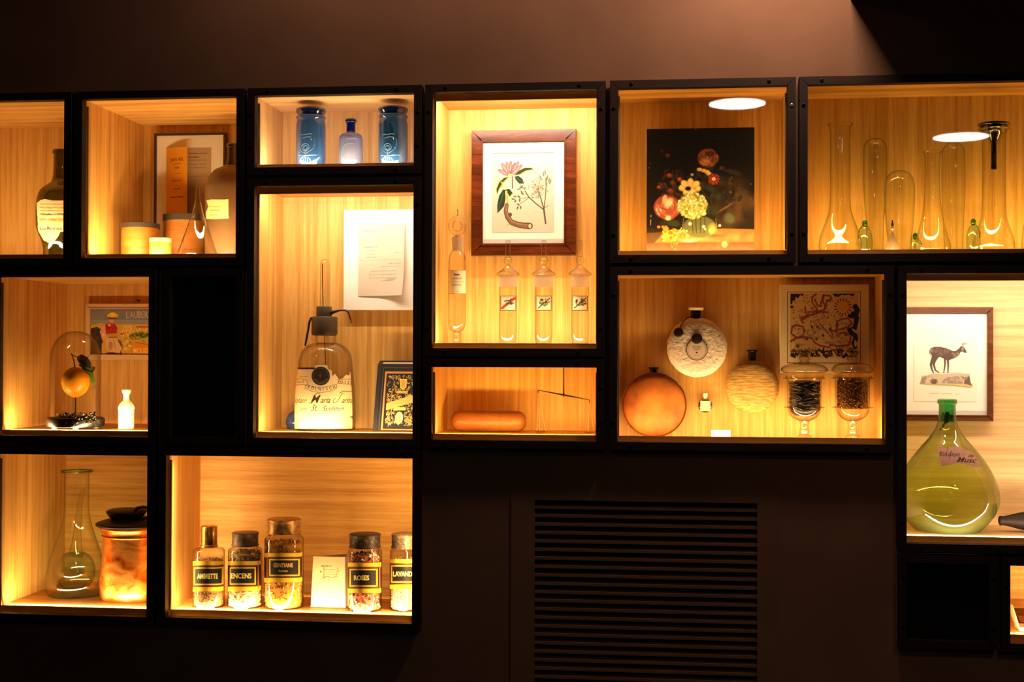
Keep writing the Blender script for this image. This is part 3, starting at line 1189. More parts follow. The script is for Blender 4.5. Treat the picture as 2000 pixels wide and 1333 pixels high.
lt = Lathe(636, smooth_prof([(19, 655), (20, 657), (20, 667), (22, 670), (31, 673), (41, 680), (48, 690), (51.5, 702), (53, 716), (55, 735), (57, 755), (58.5, 780), (59.3, 810), (59.3, 834), (58, 838), (57, 'F')], 3), .158, zf)
t = lathe_thing('atomizer_bottle', 'big clear cologne bottle with grey pump collar, glass tube and ornate cream label', 'bottle', lt)
lt.mb(64).build('bottle_body', CLEAR, t)
Lathe(634, [(24, 619), (25.5, 621), (25.5, 652), (24, 655), (20, 656)], 0.150, zf).mb(40).build('collar', COLLAR, t)
Lathe(633, [(14.5, 599), (15.3, 600.5), (15.3, 619), (15, 620)], 0.150, zf).mb(32).build('pump_cap', COLLAR, t)
Lathe(635, smooth_prof([(.5, 506), (5, 507.5), (8.5, 512), (9.6, 520), (10, 560), (10, 600)], 3), 0.150, zf).mb(28, False, False).build('sight_tube', CLEAR, t)
MB().tube([W(629.5, 515, 0.150), W(630, 560, 0.150), W(631, 600, 0.150)], .0011, 8).build('pump_rod', DARKMETAL, t)
MB().tube([W(634, 655, 0.150), W(635, 690, 0.150), W(636.5, 728, 0.150), W(637, 820, 0.150)], .0009, 8).build('dip_tube', DARKMETAL, t)
MB().tube([W(647, 611, 0.143), W(655, 609, 0.137), W(664, 606.5, 0.130), (W(675, 606.5, 0.125)), W(681, 611, 0.123), W(684, 621, 0.122), W(687, 632, 0.122)], [.0052, .0034, .0024, .0022, .0020, .0017, .0009], 10).build('spout', TUBEM, t)
MB().tube([W(612, 620, 0.140), W(607, 622, 0.137), W(604, 631, 0.135), W(602, 645, 0.135), W(599, 660, 0.135), W(596, 676, 0.135)], [.002, .0028, .0028, .0026, .0026, .002], 10).build('hose', TUBEM, t)
cv = Cv(575, 710, 697, 840, (238, 206, 146), 2.4).view(560, 680, 7.84)
cv.grain(4, 4)
cv.blobs(40, 590, 800, 450, 420, 30, 120, [(232, 194, 130), (244, 220, 170), (236, 200, 136)], .25)
ink = (58, 40, 28)
cv.rect(150, 300, 430, 328, (40, 20, 12))
cv.rect(960, 300, 1060, 322, (40, 20, 12))
cv.ell(522, 432, 142, 145, (52, 34, 24), 1, .03)
cv.ring(522, 432, 118, 8, (110, 84, 60))
cv.ell(522, 432, 60, 75, (32, 20, 14), 1, .3)
cv.ell(515, 420, 34, 52, (78, 56, 40), 1, .4)
for a in np.linspace(.6, 2.6, 7):
    cv.ell(522+100*cos(a), 432+100*sin(a), 9, 9, (130, 104, 76))
# ribbon with lettering
cv.line([(120, 480), (240, 476), (310, 500), (320, 560)], 6, ink)
cv.line([(130, 572), (250, 560), (310, 580)], 6, ink)
for k, ch in enumerate('ECHT'):
    cv.text(ch, 140+k*40, 540, 38, ink, rot=-.05)
cv.line([(300, 560), (420, 600), (560, 605), (680, 580), (760, 555)], 6, ink)
cv.line([(280, 620), (400, 670), (540, 684), (680, 660), (765, 615)], 6, ink)
cv.line([(300, 560), (280, 620)], 6, ink)
cv.line([(760, 555), (765, 615)], 6, ink)
for k, ch in enumerate('KÖLNISCH'):
    x = 325+k*57
    f = (x-525)/210
    cv.text(ch, x+8, 655-38*f*f, 44, ink, rot=-.36*f, sx=.9, bold=.015)
cv.line([(775, 490), (900, 478), (1050, 490)], 6, ink)
cv.line([(770, 540), (900, 555), (1020, 580)], 6, ink)
for k, ch in enumerate('WASSER'):
    cv.text(ch, 805+k*42, 538+k*4, 44, ink, rot=.08, sx=.8, bold=.015)
cv.line([(200, 446), (320, 436)], 7, (120, 86, 50))
# script lines
cv.text('Johann', 112, 840, 76, ink, .42, anchor='l', sx=.6, bold=.008)
cv.text('M', 368, 840, 122, ink, .42, anchor='l', sx=.9, bold=.012)
cv.line([(380, 846), (350, 852), (345, 830)], 7, ink)
cv.line([(430, 720), (470, 690), (510, 700)], 8, ink)
cv.text('aria', 512, 840, 82, ink, .42, anchor='l', sx=.86, bold=.012)
cv.line([(745, 770), (715, 800), (715, 835), (745, 842), (790, 800), (830, 720), (860, 690)], 8, ink)
cv.line([(815, 690), (860, 662), (930, 668), (1000, 662)], 9, ink)
cv.text('arina', 838, 840, 78, ink, .42, anchor='l', sx=.78, bold=.012)
cv.text('am', 200, 958, 60, ink, .42, anchor='l', al=.9)
cv.text('St.', 368, 962, 92, ink, .42, anchor='l', sx=.8, bold=.008)
cv.text('Sandstein', 540, 962, 74, ink, .42, anchor='l', sx=.82, bold=.008)
cv.line([(560, 880), (590, 872), (605, 890)], 6, ink)
for r_ in (1.0, .82):
    cv.line([(610+330*r_*cos(a), 1075+88*r_*sin(a)) for a in np.linspace(0, 6.3, 40)], 6, (150, 130, 90), .8)
cv.line([(120, 1090), (190, 1080)], 6, (120, 100, 60))
cv.line([(940, 1060), (1000, 1045), (1045, 1010)], 6, (120, 100, 60))
cv.ell(400, 1090, 50, 28, (240, 206, 110), .8, .8)  # soft yellow glow of light painted into the label
cv.clip([(130, 480), (160, 380), (150, 300), (430, 295), (430, 262), (620, 262), (640, 330), (690, 345), (700, 430), (740, 395), (800, 480), (850, 470), (900, 410), (940, 420), (980, 320), (975, 255), (1050, 265), (1065, 320), (1040, 480), (1055, 900), (1050, 1030), (960, 1060), (1040, 1100), (1050, 1240), (120, 1240), (124, 620), (150, 560)])
cv.mesh('label', PRINT, t, lt.wrap(lim=.97))

lt = Lathe(577, smooth_prof([(1, 803), (8, 805), (14, 811), (18, 820), (18.5, 828), (16, 836), (14, 840), (13, 'F')], 3), .185, zf)
tag(lt.mb(32).build('blue_flask', flat('cobalt_glaze', (50, 70, 120), .15)), 'round blue flask half hidden behind the cologne bottle', 'flask')

# leaning book
t = thing('antique_book', 'old gilt and black patterned book leaning back beside the cologne bottle', 'book', W(770, 845, .13))
yT, yB = .178, .120


def bookmap(u, v, d=0.0):
    """u across cover, v down, d offset out of the cover"""
    tl, tr = W(744, 712, yT), W(828, 712, yT)
    bl = W(734, 845, yB)
    br = bl+(tr-tl)
    bl.z = br.z = ZF['cologne']+.0015
    top = (tl.x+(tr.x-tl.x)*u, tl.z)
    bot = (bl.x+(br.x-bl.x)*u, bl.z)
    n = Vector((0, -(tl.z-bl.z), -(yT-yB))).normalized()
    return (top[0]+(bot[0]-top[0])*v, yT+(yB-yT)*v+n.y*d, top[1]+(bot[1]-top[1])*v+n.z*d)


def bslab(u0, u1, v0, v1, d0, d1):
    return MB().hexa([bookmap(u0, v1, d0), bookmap(u1, v1, d0), bookmap(u1, v0, d0), bookmap(u0, v0, d0), bookmap(u0, v1, d1), bookmap(u1, v1, d1), bookmap(u1, v0, d1), bookmap(u0, v0, d1)])


BOOKC = flat('black_book_cloth', (36, 32, 34), .6)
bslab(.02, 1, .02, .985, -.004, -.022).build('page_block', CREAM, t, False)
bslab(-.07, .02, 0, 1, .001, -.026).build('spine', BOOKC, t, False)
bslab(.0, 1.01, 0, 1, 0, -.004).build('front_cover', BOOKC, t, False)
bslab(.0, 1.01, 0, 1, -.022, -.026).build('back_cover', BOOKC, t, False)
cv = Cv(720, 700, 828, 850, (40, 34, 34), 2.2).view(720, 700, 8.89)
GOLD, GOLD2, BLK = (222, 170, 74), (240, 206, 110), (38, 32, 36)
cv.rect(0, 0, 960, 1340, BLK)
cv.frame(110, 150, 960, 1340, 40, (190, 130, 66))
cv.frame(120, 150, 960, 1340, 12, GOLD)
cv.frame(60, 60, 960, 1340, 14, (90, 76, 70))
for _ in range(260):
    x, y = cv.rng.uniform(200, 900), cv.rng.uniform(240, 1230)
    r_ = cv.rng.uniform(12, 42)
    a0 = cv.rng.uniform(0, 6.28)
    cv.line([(x+r_*cos(a0+a)*(1-a/8), y+r_*sin(a0+a)*(1-a/8)) for a in np.linspace(0, 4.5, 9)], 9, (GOLD, (214, 180, 110), GOLD2)[cv.rng.integers(3)], .9)
cv.poly([(450, 300), (610, 300), (600, 470), (530, 520), (470, 480)], GOLD2)
cv.poly([(480, 320), (580, 320), (575, 460), (530, 490), (490, 460)], (224, 160, 40))
cv.rect(395, 540, 640, 590, GOLD)
cv.rect(360, 870, 620, 930, GOLD2)
cv.ell(490, 1080, 110, 150, BLK, 1, .1)
cv.ell(490, 1080, 92, 130, (206, 180, 140), 1, .1)
cv.ell(480, 1110, 60, 80, GOLD2, 1, .3)
cv.line([(400, 1150), (480, 1210), (560, 1150)], 16, GOLD2)
cv.poly([(190, 790), (960, 560), (960, 720), (190, 930)], (226, 178, 96))
cv.mesh('cover_ornament', PRINT, t, lambda PX, PY: tuple(np.array([bookmap(0, 0, .0006)[i]*(1-(PX-720)/108)*(1-(PY-700)/150)+bookmap(1, 0, .0006)[i]*((PX-720)/108)*(1-(PY-700)/150)+bookmap(0, 1, .0006)[i]*(1-(PX-720)/108)*((PY-700)/150)+bookmap(1, 1, .0006)[i]*((PX-720)/108)*((PY-700)/150)]) .squeeze() for i in range(3)))

# ================================================================== BOTANIC CABINET
zf = ZF['botanic']
yb = .236


def picture(name, label, cat, px0, py0, px1, py1, fw, y, depth, matf, zbot=None):
    """framed picture hanging flat; px outline is the outer frame, fw the rail width in px"""
    t = thing(name, label, cat, W((px0+px1)/2, py1, y))
    a, b = W(px0, (py0+py1)/2, y-depth), W(px1, (py0+py1)/2, y-depth)
    c, d = W((px0+px1)/2, py0, y-depth), W((px0+px1)/2, py1, y-depth)
    w = fw*mpp((px0+px1)/2, (py0+py1)/2, y-depth)
    x0, x1, z0, z1 = a.x+w, b.x-w, d.z+w, c.z-w
    frame_rails(t, x0, x1, z0, z1, w, y-depth, y, matf, matf, .004)
    frame_rails(t, x0+w*.02, x1-w*.02, z0+w*.02, z1-w*.02, w*.16, y-depth-.0025, y-depth+.004, matf, matf, .001, 'inner_moulding')
    MB().box(x0-.002, x1+.002, y-depth+.005, y-.002, z0-.002, z1+.002).build('mat_board', MAT, t, False)
    return t


t = picture('framed_botanical_print', 'botanical flower engraving in a wide reddish mahogany frame above the apothecary jars', 'picture', 920, 253, 1125, 499, 23, yb, .022, FRAME_MAHOG)
cv = Cv(961, 297, 1082, 454, (208, 194, 174), 2.4).view(940, 270, 6.06)
cv.grain(3, 3)
cv.frame(120, 160, 868, 1122, 8, (248, 240, 226))
cv.rect(138, 172, 862, 184, (96, 88, 76), .8)
cv.scribble(170, 850, 206, 6, (150, 140, 124), 22, .5)
VI, PK, PK2 = (84, 32, 50), (204, 150, 146), (232, 200, 190)
for tx, ty, w in ((205, 372, 66), (245, 300, 74), (300, 282, 60), (350, 272, 56), (398, 290, 50), (440, 280, 62), (482, 318, 60)):
    L = math.hypot(tx-345, ty-445)
    a = math.atan2(ty-445, tx-345)
    mx_, my_ = (tx+345)/2, (ty+445)/2
    cv.ell(mx_, my_, L*.54, w*.40, VI, 1, .06, a)
    cv.ell(mx_, my_, L*.51, w*.31, PK, 1, .1, a)
    for o in (-.3, 0, .3):
        dx, dy = -sin(a)*w*o*.7, cos(a)*w*o*.7
        cv.line([(345+dx*.2, 440+dy*.2), (mx_+dx, my_+dy), (tx-8*cos(a)+dx*.4, ty-8*sin(a)+dy*.4)], 6, VI, .75, 3)
    cv.line([(345, 440), (mx_, my_)], 5, PK2, .8)
cv.ell(345, 440, 34, 24, (206, 190, 110), 1, .3)
GD, GY = (32, 50, 24), (186, 164, 60)
cv.poly([(190, 665), (176, 590), (208, 510), (265, 462), (335, 455), (270, 530), (250, 580), (215, 600)], GY)
cv.poly([(188, 660), (182, 600), (215, 520), (270, 470), (325, 458), (260, 515), (213, 592)], GD)
cv.poly([(390, 445), (450, 385), (520, 350), (595, 352), (645, 410), (580, 378), (520, 405), (455, 436)], GY)
cv.poly([(390, 440), (450, 382), (520, 350), (590, 354), (615, 370), (520, 388), (455, 428)], GD)
cv.poly([(392, 455), (440, 445), (490, 485), (508, 540), (450, 540), (410, 495)], GD)
cv.line([(400, 460), (500, 530)], 5, (96, 120, 70), .8)
cv.line([(368, 455), (370, 588)], 15, (112, 82, 62))
cv.line([(240, 520), (290, 580)], 16, (214, 198, 110), .8)
cv.poly([(192, 888), (190, 790), (212, 680), (258, 606), (300, 610), (288, 700), (275, 800), (232, 850)], GD)
cv.line([(200, 870), (235, 740), (262, 640)], 5, (96, 120, 70), .8)
cv.poly([(285, 608), (335, 600), (378, 655), (335, 690), (310, 640)], GD)
cv.line([(370, 660), (338, 700), (322, 760)], 12, (206, 190, 96), .9)
cv.line([(296, 630), (304, 780)], 26, (196, 186, 84))
cv.line([(308, 640), (312, 780)], 7, (120, 120, 50))
RT = [(304, 790), (292, 860), (310, 930), (355, 990), (430, 1022), (510, 1036), (572, 1040)]
cv.line(RT, 44, (62, 42, 28), w2=78)
cv.line(RT, 30, (126, 92, 62), w2=58)
cv.line([(p[0]+8, p[1]-10) for p in RT], 8, (176, 138, 98), .7, 16)
cv.ell(345, 905, 22, 28, (92, 64, 44))
cv.blobs(60, 430, 1020, 130, 30, 3, 8, [(70, 48, 32), (150, 112, 76)], .6)
cv.ell(574, 1040, 24, 36, (70, 50, 36), 1, .1)
cv.ell(577, 1040, 19, 30, (218, 190, 150), 1, .15)
UM = (84, 78, 56)
for pts, w in (([(742, 850), (712, 740), (684, 640)], 13), ([(742, 850), (756, 720), (766, 600), (768, 500)], 11), ([(740, 850), (640, 770), (565, 700), (520, 630)], 13), ([(565, 705), (520, 740), (462, 775)], 6), ([(570, 700), (470, 712), (440, 700)], 6), ([(740, 840), (752, 930), (762, 1010)], 20), ([(745, 830), (800, 800)], 6)):
    cv.line(pts, w, (84, 72, 56))
for _ in range(150):
    a, d = cv.rng.uniform(0, 6.28), cv.rng.uniform(.15, 1)
    x, y = 672+128*d*cos(a), 600+122*d*sin(a)
    cv.line([(672+.3*(x-672), 600+.3*(y-600)), (x, y)], 3, (140, 130, 104), .35)
    cv.ell(x, y, 9, 7, ((140, 130, 104), (92, 84, 62), (176, 166, 140))[cv.rng.integers(3)], .8, .4)
cv.ell(672, 602, 22, 18, (92, 82, 62), .9, .6)
for _ in range(40):
    a = cv.rng.uniform(pi, 2*pi)
    cv.ell(482+56*cos(a)*cv.rng.uniform(.3, 1), 610+52*sin(a)*cv.rng.uniform(.3, 1), 8, 6, UM, .8, .4)
for cx_, cy_, rot in ((400, 690, .3), (378, 720, .2), (404, 745, 1.9), (445, 690, .7), (456, 735, 1.6), (490, 660, .4), (480, 640, 1), (430, 825, 1.9), (440, 785, .6), (468, 820, 1.6)):
    cv.ell(cx_, cy_, 24, 11, (92, 92, 70), 1, .3, rot)
for dx, dy in ((-55, 60), (-20, 20), (0, 0), (25, 60), (45, 90), (10, 90), (60, 110)):
    cv.ell(755+dx, 410+dy, 38, 10, (98, 104, 76), 1, .3, 1.5+dx*.006)
cv.scribble(620, 700, 880, 4, (150, 130, 100), 4, .6)
cv.mesh('engraving', PRINT, t, y=yb-.0178)

# tall perfume bottle with ring stopper
lt = Lathe(893, smooth_prof([(9.5, 463), (10, 466), (9, 476), (9.5, 488)], 2) + smooth_prof([(10, 489), (14, 496), (16.5, 505), (17, 520), (17.5, 560), (17.5, 625), (16, 638), (11, 646), (6, 649)], 3) + [(7.5, 651), (8.5, 654), (7.5, 657), (8.5, 660), (7.5, 663), (8.5, 667), (9, 'F')], .10, zf)
t = lathe_thing('perfume_bottle', 'slender clear perfume bottle with round ring stopper and cream label, left of the frame', 'bottle', lt)
lt.mb(40).build('bottle_body', CLEAR, t)
Lathe(893, [(10.5, 464), (10.8, 468), (9.6, 490), (9.6, 491)], .10, zf).mb(32, False, False).build('ground_neck', GROUND, t)
c0 = W(893.5, 441, .10)
k = mpp(893, 441, .10)
m = MB()
ringp = [Vector((c0.x+13.5*k*cos(a), .10, c0.z+15*k*sin(a))) for a in np.linspace(0, 2*pi, 33)]
m.tube(ringp, 5.2*k, 12, False)
m.build('ring_stopper', CLEAR, t)
MB().tube([W(893.5, 464, .10), W(893.5, 459, .10)], .006, 14).build('stopper_peg', GROUND, t)
MB().sphere((c0.x, .10, c0.z), (10*k, 5*k, 11.5*k), 24, 12).build('stopper_bead', CLEAR, t)
MB().tube([W(893, 422, .10), W(894.5, 416, .10), W(893, 409, .10)], .0008, 6).build('hook', DARKMETAL, t)
cv = Cv(875.5, 528, 911.5, 574, (240, 220, 178), 2.6)
cv.grain(3, 3)
cv.frame(875.5, 528, 911.5, 574, 1, (170, 130, 80))
for dx in (-3.5, 0, 3.5):
    cv.ell(892+dx, 537, 2.6, 1.8, (120, 40, 34), .9, .4)
cv.text('PARFUM', 893, 546, 3.4, (80, 50, 40), sx=1.0)
cv.scribble(880, 906, 551, .8, (110, 80, 60), 8, .6)
cv.text('EXTRAIT', 892, 558.5, 3.4, (80, 50, 40), sx=.95)
cv.scribble(890, 896, 569, .8, (110, 80, 60), 2, .5)
cv.mesh('label', PRINT, t, lt.wrap())

# three apothecary jars: one built, two copied, each with its own little picture label


def apothecary(cx, ty):
    y = .10
    d = ty-470
    lt = Lathe(cx, [(17.5, 561), (17.8, 575), (17.6, 640), (17.2, 660), (16, 668), (15, 'F')], y, zf)
    t = lathe_thing('apothecary_jar', '', 'jar', lt, 'stoppered apothecary jars')
    lt.mb(40, False, True).build('jar_body', CLEAR, t)
    Lathe(cx, [(18.6, 537), (19.5, 540), (18, 544), (17.6, 561)], y, zf).mb(40, False, False).build('ground_neck', GROUND, t)
    lo = smooth_prof([(4.3, 470), (4.8, 472), (5.6, 490), (6.2, 500), (6.5, 503)], 2)
    Lathe(cx, lo, y, zf).mb(20).build('spike', CLEAR, t)
    c0 = W(cx, 509.5, y)
    MB().sphere(c0, 8.3*mpp(cx, 509, y), 20, 12).build('knop', CLEARG, t)
    Lathe(cx, smooth_prof([(5, 517), (6, 520), (11, 526), (18, 531), (22, 534), (23, 536), (21, 538.5), (17, 540)], 2), y, zf).mb(40, False, False).build('stopper', CLEAR, t)
    return t, lt


def jar_label(t, lt, x0, kind):
    cv = Cv(x0, 578, x0+31, 607, (228, 206, 170), 2.6)
    cv.frame(x0, 578, x0+31, 607, 1.4, (60, 44, 30))
    cv.frame(x0+2, 580.5, x0+29, 604.5, .6, (150, 120, 90))
    if kind == 0:
        cv.line([(x0+4, 602), (x0+16, 592), (x0+28, 583)], 5, (176, 40, 24))
        cv.blobs(30, x0+18, 590, 10, 6, 1, 3, [(120, 30, 20), (206, 70, 40), (60, 60, 40)], .9)
    else:
        cc = [(90, 92, 34), (140, 130, 56), (60, 60, 30)] if kind == 1 else [(66, 56, 26), (110, 96, 40), (44, 40, 24)]
        cv.line([(x0+5, 602), (x0+14, 594), (x0+27, 583)], 2, cc[2])
        cv.blobs(44, x0+17, 591, 10, 7, 1, 3, cc, .9)
    cv.mesh('label', PRINT, t, lt.wrap())


t0, lt0 = apothecary(1062, 470)
t0['label'] = 'middle of the three stoppered jars, with a pale green sprig label'
for dx_px, lab, kind, lx in ((992, 'stoppered apothecary jar with a red picture label, nearest the perfume bottle', 0, 977), (1133, 'stoppered apothecary jar with a brownish sprig label, nearest the right side', 2, 1117)):
    xw = W(dx_px, 600, .10).x
    c = copy_thing(t0, (xw, .10, t0.location.z), lab)
    l2 = Lathe(dx_px, [(17.5, 555), (17.8, 575), (17.6, 640), (17.2, 660)], .10, zf)
    jar_label(c, l2, lx, kind)
jar_label(t0, lt0, 1046.5, 1)

# ================================================================== CASE CABINET
zf = ZF['case']
a, b = W(882, 826, .15), W(1027, 826, .15)
r_ = 20*mpp(955, 826, .15)
cz = zf+r_
prof = []
for k in range(9):
    q = pi/2*k/8
    prof.append((r_*(.25+.75*sin(q)), a.x+r_*.85*(1-cos(q))))
prof += [(r_, a.x+r_*1.5), (r_*.985, (a.x+b.x)/2), (r_, b.x-r_*1.5)]
for k in range(8, -1, -1):
    q = pi/2*k/8
    prof.append((r_*(.25+.75*sin(q)), b.x-r_*.85*(1-cos(q))))
t = thing('wooden_case', 'smooth brown wooden case with rounded ends lying left of the balance', 'case', ((a.x+b.x)/2, .15, zf))
MB().lathe((0, .15, cz), prof, 40, axis='x').build('case_body', CASEW, t)
MB().lathe((0, .15, cz), [(r_*.9, a.x+.118), (r_*1.012, a.x+.1182), (r_*1.012, a.x+.1192), (r_*.9, a.x+.1194)], 40, axis='x').build('seam_band', FRAME_DARK, t)

t = thing('balance_scale', 'thin dark hanging beam balance tilted to the right with thread hung pans', 'scale', W(1101, 772, .10))
top = W(1101, 718, .10)
piv = W(1101, 772, .10)
l_, r2 = W(1051, 762.5, .10), W(1151, 781.5, .10)
MB().tube([(piv.x, .10, CAB['case'][3]+.002), (piv.x, .10, piv.z+.02), (piv.x, .10, piv.z)], [.0012, .0013, .0018], 8).build('hanging_rod', DARKMETAL, t)
MB().tube([l_, (l_*.6+piv*.4), piv, (r2*.6+piv*.4), r2], [.0007, .0012, .0022, .0012, .0007], 8).build('beam', DARKMETAL, t)
MB().tube([piv, (piv.x, .10, piv.z-.006)], [.0018, .0004], 8).build('pointer', DARKMETAL, t)
pz = zf+.004
THREAD = flat('pale_thread', (196, 146, 90), .8)
for e, pc in ((l_, Vector((W(1056, 845, .10).x, .10, pz))), (r2, Vector((r2.x-.001, .10, pz)))):
    MB().tube([e, (e.x, .10, e.z-.004), (e.x+.0008, .10, e.z-.006)], .0009, 6).build('hook', DARKMETAL, t)
    m = MB()
    for k in range(3):
        q = 2*pi*k/3+.4
        m.tube([(e.x, .10, e.z-.006), (pc.x+.012*cos(q), .10+.012*sin(q), pz+.002)], .00028, 5)
    m.build('thread', THREAD, t)
    MB().lathe((pc.x, .10, 0), [(.004, zf+.0006), (.010, zf+.0015), (.0135, zf+.0045), (.0128, zf+.0045), (.009, zf+.0025), (.002, zf+.0018)], 24).build('pan', CLEAR, t)

# ================================================================== PAINTING CABINET
zf = ZF['painting']
yp = .120
t = thing('flower_painting', 'unframed dark oil painting of a flower bouquet in a glass vase', 'painting', W(1368, 487, yp))
a, b, c_ = W(1263, 370, yp), W(1473.5, 370, yp), W(1368, 250.5, yp)
MB().box(a.x, b.x, yp+.0006, yp+.014, zf, c_.z).build('panel_board', FRAME_DARK, t, False)
cv = Cv(1263, 250.5, 1473.5, 488, (22, 15, 11), 2.0).view(1250, 240, 5.125)
rg = cv.rng
cv.blobs(80, 900, 800, 270, 300, 50, 140, [(74, 52, 30), (86, 62, 36), (54, 38, 22)], .22, 1)
cv.blobs(40, 1000, 850, 140, 190, 40, 110, [(104, 78, 48), (92, 68, 40)], .22, 1)
cv.blobs(30, 300, 400, 240, 250, 60, 140, [(14, 10, 8), (24, 17, 12)], .3, 1)
cv.poly([(60, 1100), (420, 1085), (820, 1060), (1150, 1070), (1150, 1205), (60, 1210)], (132, 90, 50))
cv.blobs(70, 650, 1150, 560, 45, 20, 80, [(176, 130, 80), (110, 72, 40), (150, 108, 64)], .3, .9)
cv.ell(560, 1165, 220, 34, (206, 160, 104), .7, .9)
cv.poly([(60, 1200), (1150, 1195), (1150, 1290), (60, 1290)], (98, 58, 30))
cv.blobs(70, 600, 1240, 540, 30, 16, 60, [(84, 48, 26), (120, 76, 42), (108, 66, 36)], .4, .8)
cv.poly([(60, 1050), (250, 1080), (150, 1200), (60, 1205)], (40, 26, 16), .6)
cv.ell(740, 1130, 170, 26, (90, 60, 34), .7, .8)
cv.line([(600, 1200), (615, 1280)], 5, (100, 60, 32))
# foliage in the dark
for cx_, cy_, rx, ry, rot, c in ((760, 700, 90, 40, .9, (38, 46, 26)), (690, 660, 70, 30, .4, (46, 56, 30)), (820, 760, 70, 32, 2.2, (34, 38, 24)), (720, 880, 90, 50, .3, (40, 48, 28)), (330, 1000, 90, 40, .2, (40, 50, 28)), (895, 960, 75, 68, .6, (66, 70, 50)), (900, 955, 60, 46, .9, (80, 84, 62)), (250, 990, 70, 34, 2.6, (30, 36, 22)), (860, 850, 110, 12, 2.6, (104, 86, 54)), (930, 700, 26, 60, .2, (30, 26, 20)), (1000, 760, 22, 44, .5, (44, 34, 24)), (850, 560, 90, 26, .2, (44, 34, 24)), (940, 500, 100, 30, .3, (56, 46, 34))):
    cv.ell(cx_, cy_, rx, ry, c, .85, .35, rot)
cv.blobs(46, 560, 640, 260, 250, 20, 60, [(44, 50, 30), (60, 64, 40), (30, 34, 22), (72, 58, 38)], .5, .7, .35)
cv.blobs(40, 320, 620, 140, 170, 12, 40, [(84, 40, 24), (58, 48, 30), (110, 58, 32), (44, 42, 28)], .6, .6, .4)
cv.blobs(60, 890, 640, 120, 190, 5, 16, [(70, 58, 40), (44, 36, 26), (96, 78, 50), (26, 22, 18)], .8)
for p in (([(560, 620), (700, 760), (800, 1000)]), ([(740, 560), (720, 800), (660, 960)]), ([(680, 440), (650, 620), (600, 800)]), ([(330, 470), (340, 640), (420, 900)])):
    cv.line(p, 9, (50, 54, 30), .8)
# vase
cv.ell(600, 1040, 172, 112, (92, 94, 62), .9, .12)
cv.ell(600, 1120, 130, 34, (88, 90, 62), .9, .4)
cv.ell(470, 1030, 46, 70, (84, 84, 56), .6, .7)
for x in (520, 560, 610, 655):
    cv.line([(x, 950), (x+(600-x)*.2, 1100)], 9, (38, 42, 26), .8)
cv.ell(730, 1060, 58, 68, (206, 182, 84), .75, .8)
cv.ell(720, 1085, 34, 36, (244, 226, 140), .8, .8)
cv.line([(440, 950), (430, 1040), (470, 1120), (560, 1150)], 6, (130, 126, 88), .7)
cv.line([(760, 960), (772, 1040), (740, 1110), (660, 1145)], 6, (150, 140, 96), .7)
for x, y, r_ in ((505, 1010, 22), (500, 1008, 12), (640, 1040, 20), (655, 1065, 14), (800, 1030, 18), (470, 1080, 12)):
    cv.ell(x, y, r_, r_, (240, 232, 214), .85, .5)
# buds and small flowers
for x, y, r_, c in ((280, 325, 34, (120, 40, 18)), (220, 280, 26, (70, 22, 40)), (300, 525, 40, (140, 58, 20)), (400, 565, 34, (180, 70, 26)), (190, 640, 28, (150, 66, 26)), (310, 680, 48, (120, 50, 26)), (330, 600, 40, (96, 50, 22)), (780, 165, 12, (90, 70, 74)), (910, 270, 12, (80, 60, 56)), (1110, 620, 10, (120, 104, 80)), (1110, 765, 10, (110, 92, 70)), (525, 520, 24, (176, 170, 96)), (820, 460, 40, (74, 48, 34)), (900, 610, 24, (70, 54, 34)), (910, 700, 22, (90, 70, 40))):
    cv.ell(x, y, r_, r_*.85, c, .85, .6)
    cv.ell(x-r_*.2, y-r_*.2, r_*.5, r_*.4, tuple(min(255, v*1.35) for v in c), .7, .8)


def peony(cx, cy, R_, dark, mid, lite, n=70):
    cv.ell(cx, cy, R_, R_*.92, dark, 1, .12)
    for k in range(n):
        f = 1-k/n
        a = rg.uniform(0, 6.28)
        d = R_*.85*f
        x, y = cx+cos(a)*d, cy+sin(a)*d*.9
        w = R_*(.16+.26*f)
        cv.ell(x, y, w, w*.5, dark, .7, .25, a+1.57)
        c = mid if rg.random() < .5 else lite
        cv.ell(x-cos(a)*w*.12, y-sin(a)*w*.12-2, w*.88, w*.38, c, .85, .45, a+1.57)


peony(278, 845, 140, (132, 58, 46), (206, 130, 110), (236, 186, 160), 90)
cv.ell(290, 800, 46, 70, (246, 200, 170), .9, .5, .7)
cv.ell(250, 760, 30, 60, (238, 176, 146), .9, .5, .2)
cv.ell(285, 950, 34, 30, (250, 214, 184), .9, .5)
peony(680, 355, 112, (96, 48, 22), (180, 108, 56), (212, 148, 90), 56)
cv.ell(705, 310, 58, 38, (80, 34, 14), .85, .5)
cv.ell(655, 395, 70, 46, (226, 158, 88), .8, .6)
cv.line([(600, 340), (640, 400), (720, 420), (770, 380)], 12, (150, 84, 40), .8)
for x, y in ((598, 468), (640, 480), (672, 492), (690, 510)):
    cv.ell(x, y, 34, 24, (226, 176, 84), .95, .4)
    cv.ell(x+6, y-4, 16, 12, (246, 214, 140), .9, .6)
for k in range(14):
    a = k*2*pi/14
    cv.ell(740+40*cos(a), 566+40*sin(a), 26, 11, (140, 46, 30) if k % 2 else (170, 66, 40), .95, .3, a)
cv.ell(740, 565, 22, 20, (246, 226, 180), 1, .3)
cv.ell(740, 565, 10, 9, (176, 130, 60), 1, .5)
for k in range(7):
    a = k*2*pi/7+.3
    cv.ell(502+66*cos(a), 642+40*sin(a), 56, 40, (214, 172, 90), .95, .25, a)
    cv.ell(502+74*cos(a), 636+44*sin(a), 42, 28, (244, 212, 140), .85, .5, a)
cv.ell(484, 658, 36, 26, (28, 18, 12), 1, .4)
cv.ell(548, 660, 20, 12, (206, 96, 40), .8, .6)
cv.ell(530, 830, 156, 140, (126, 128, 62), 1, .12)
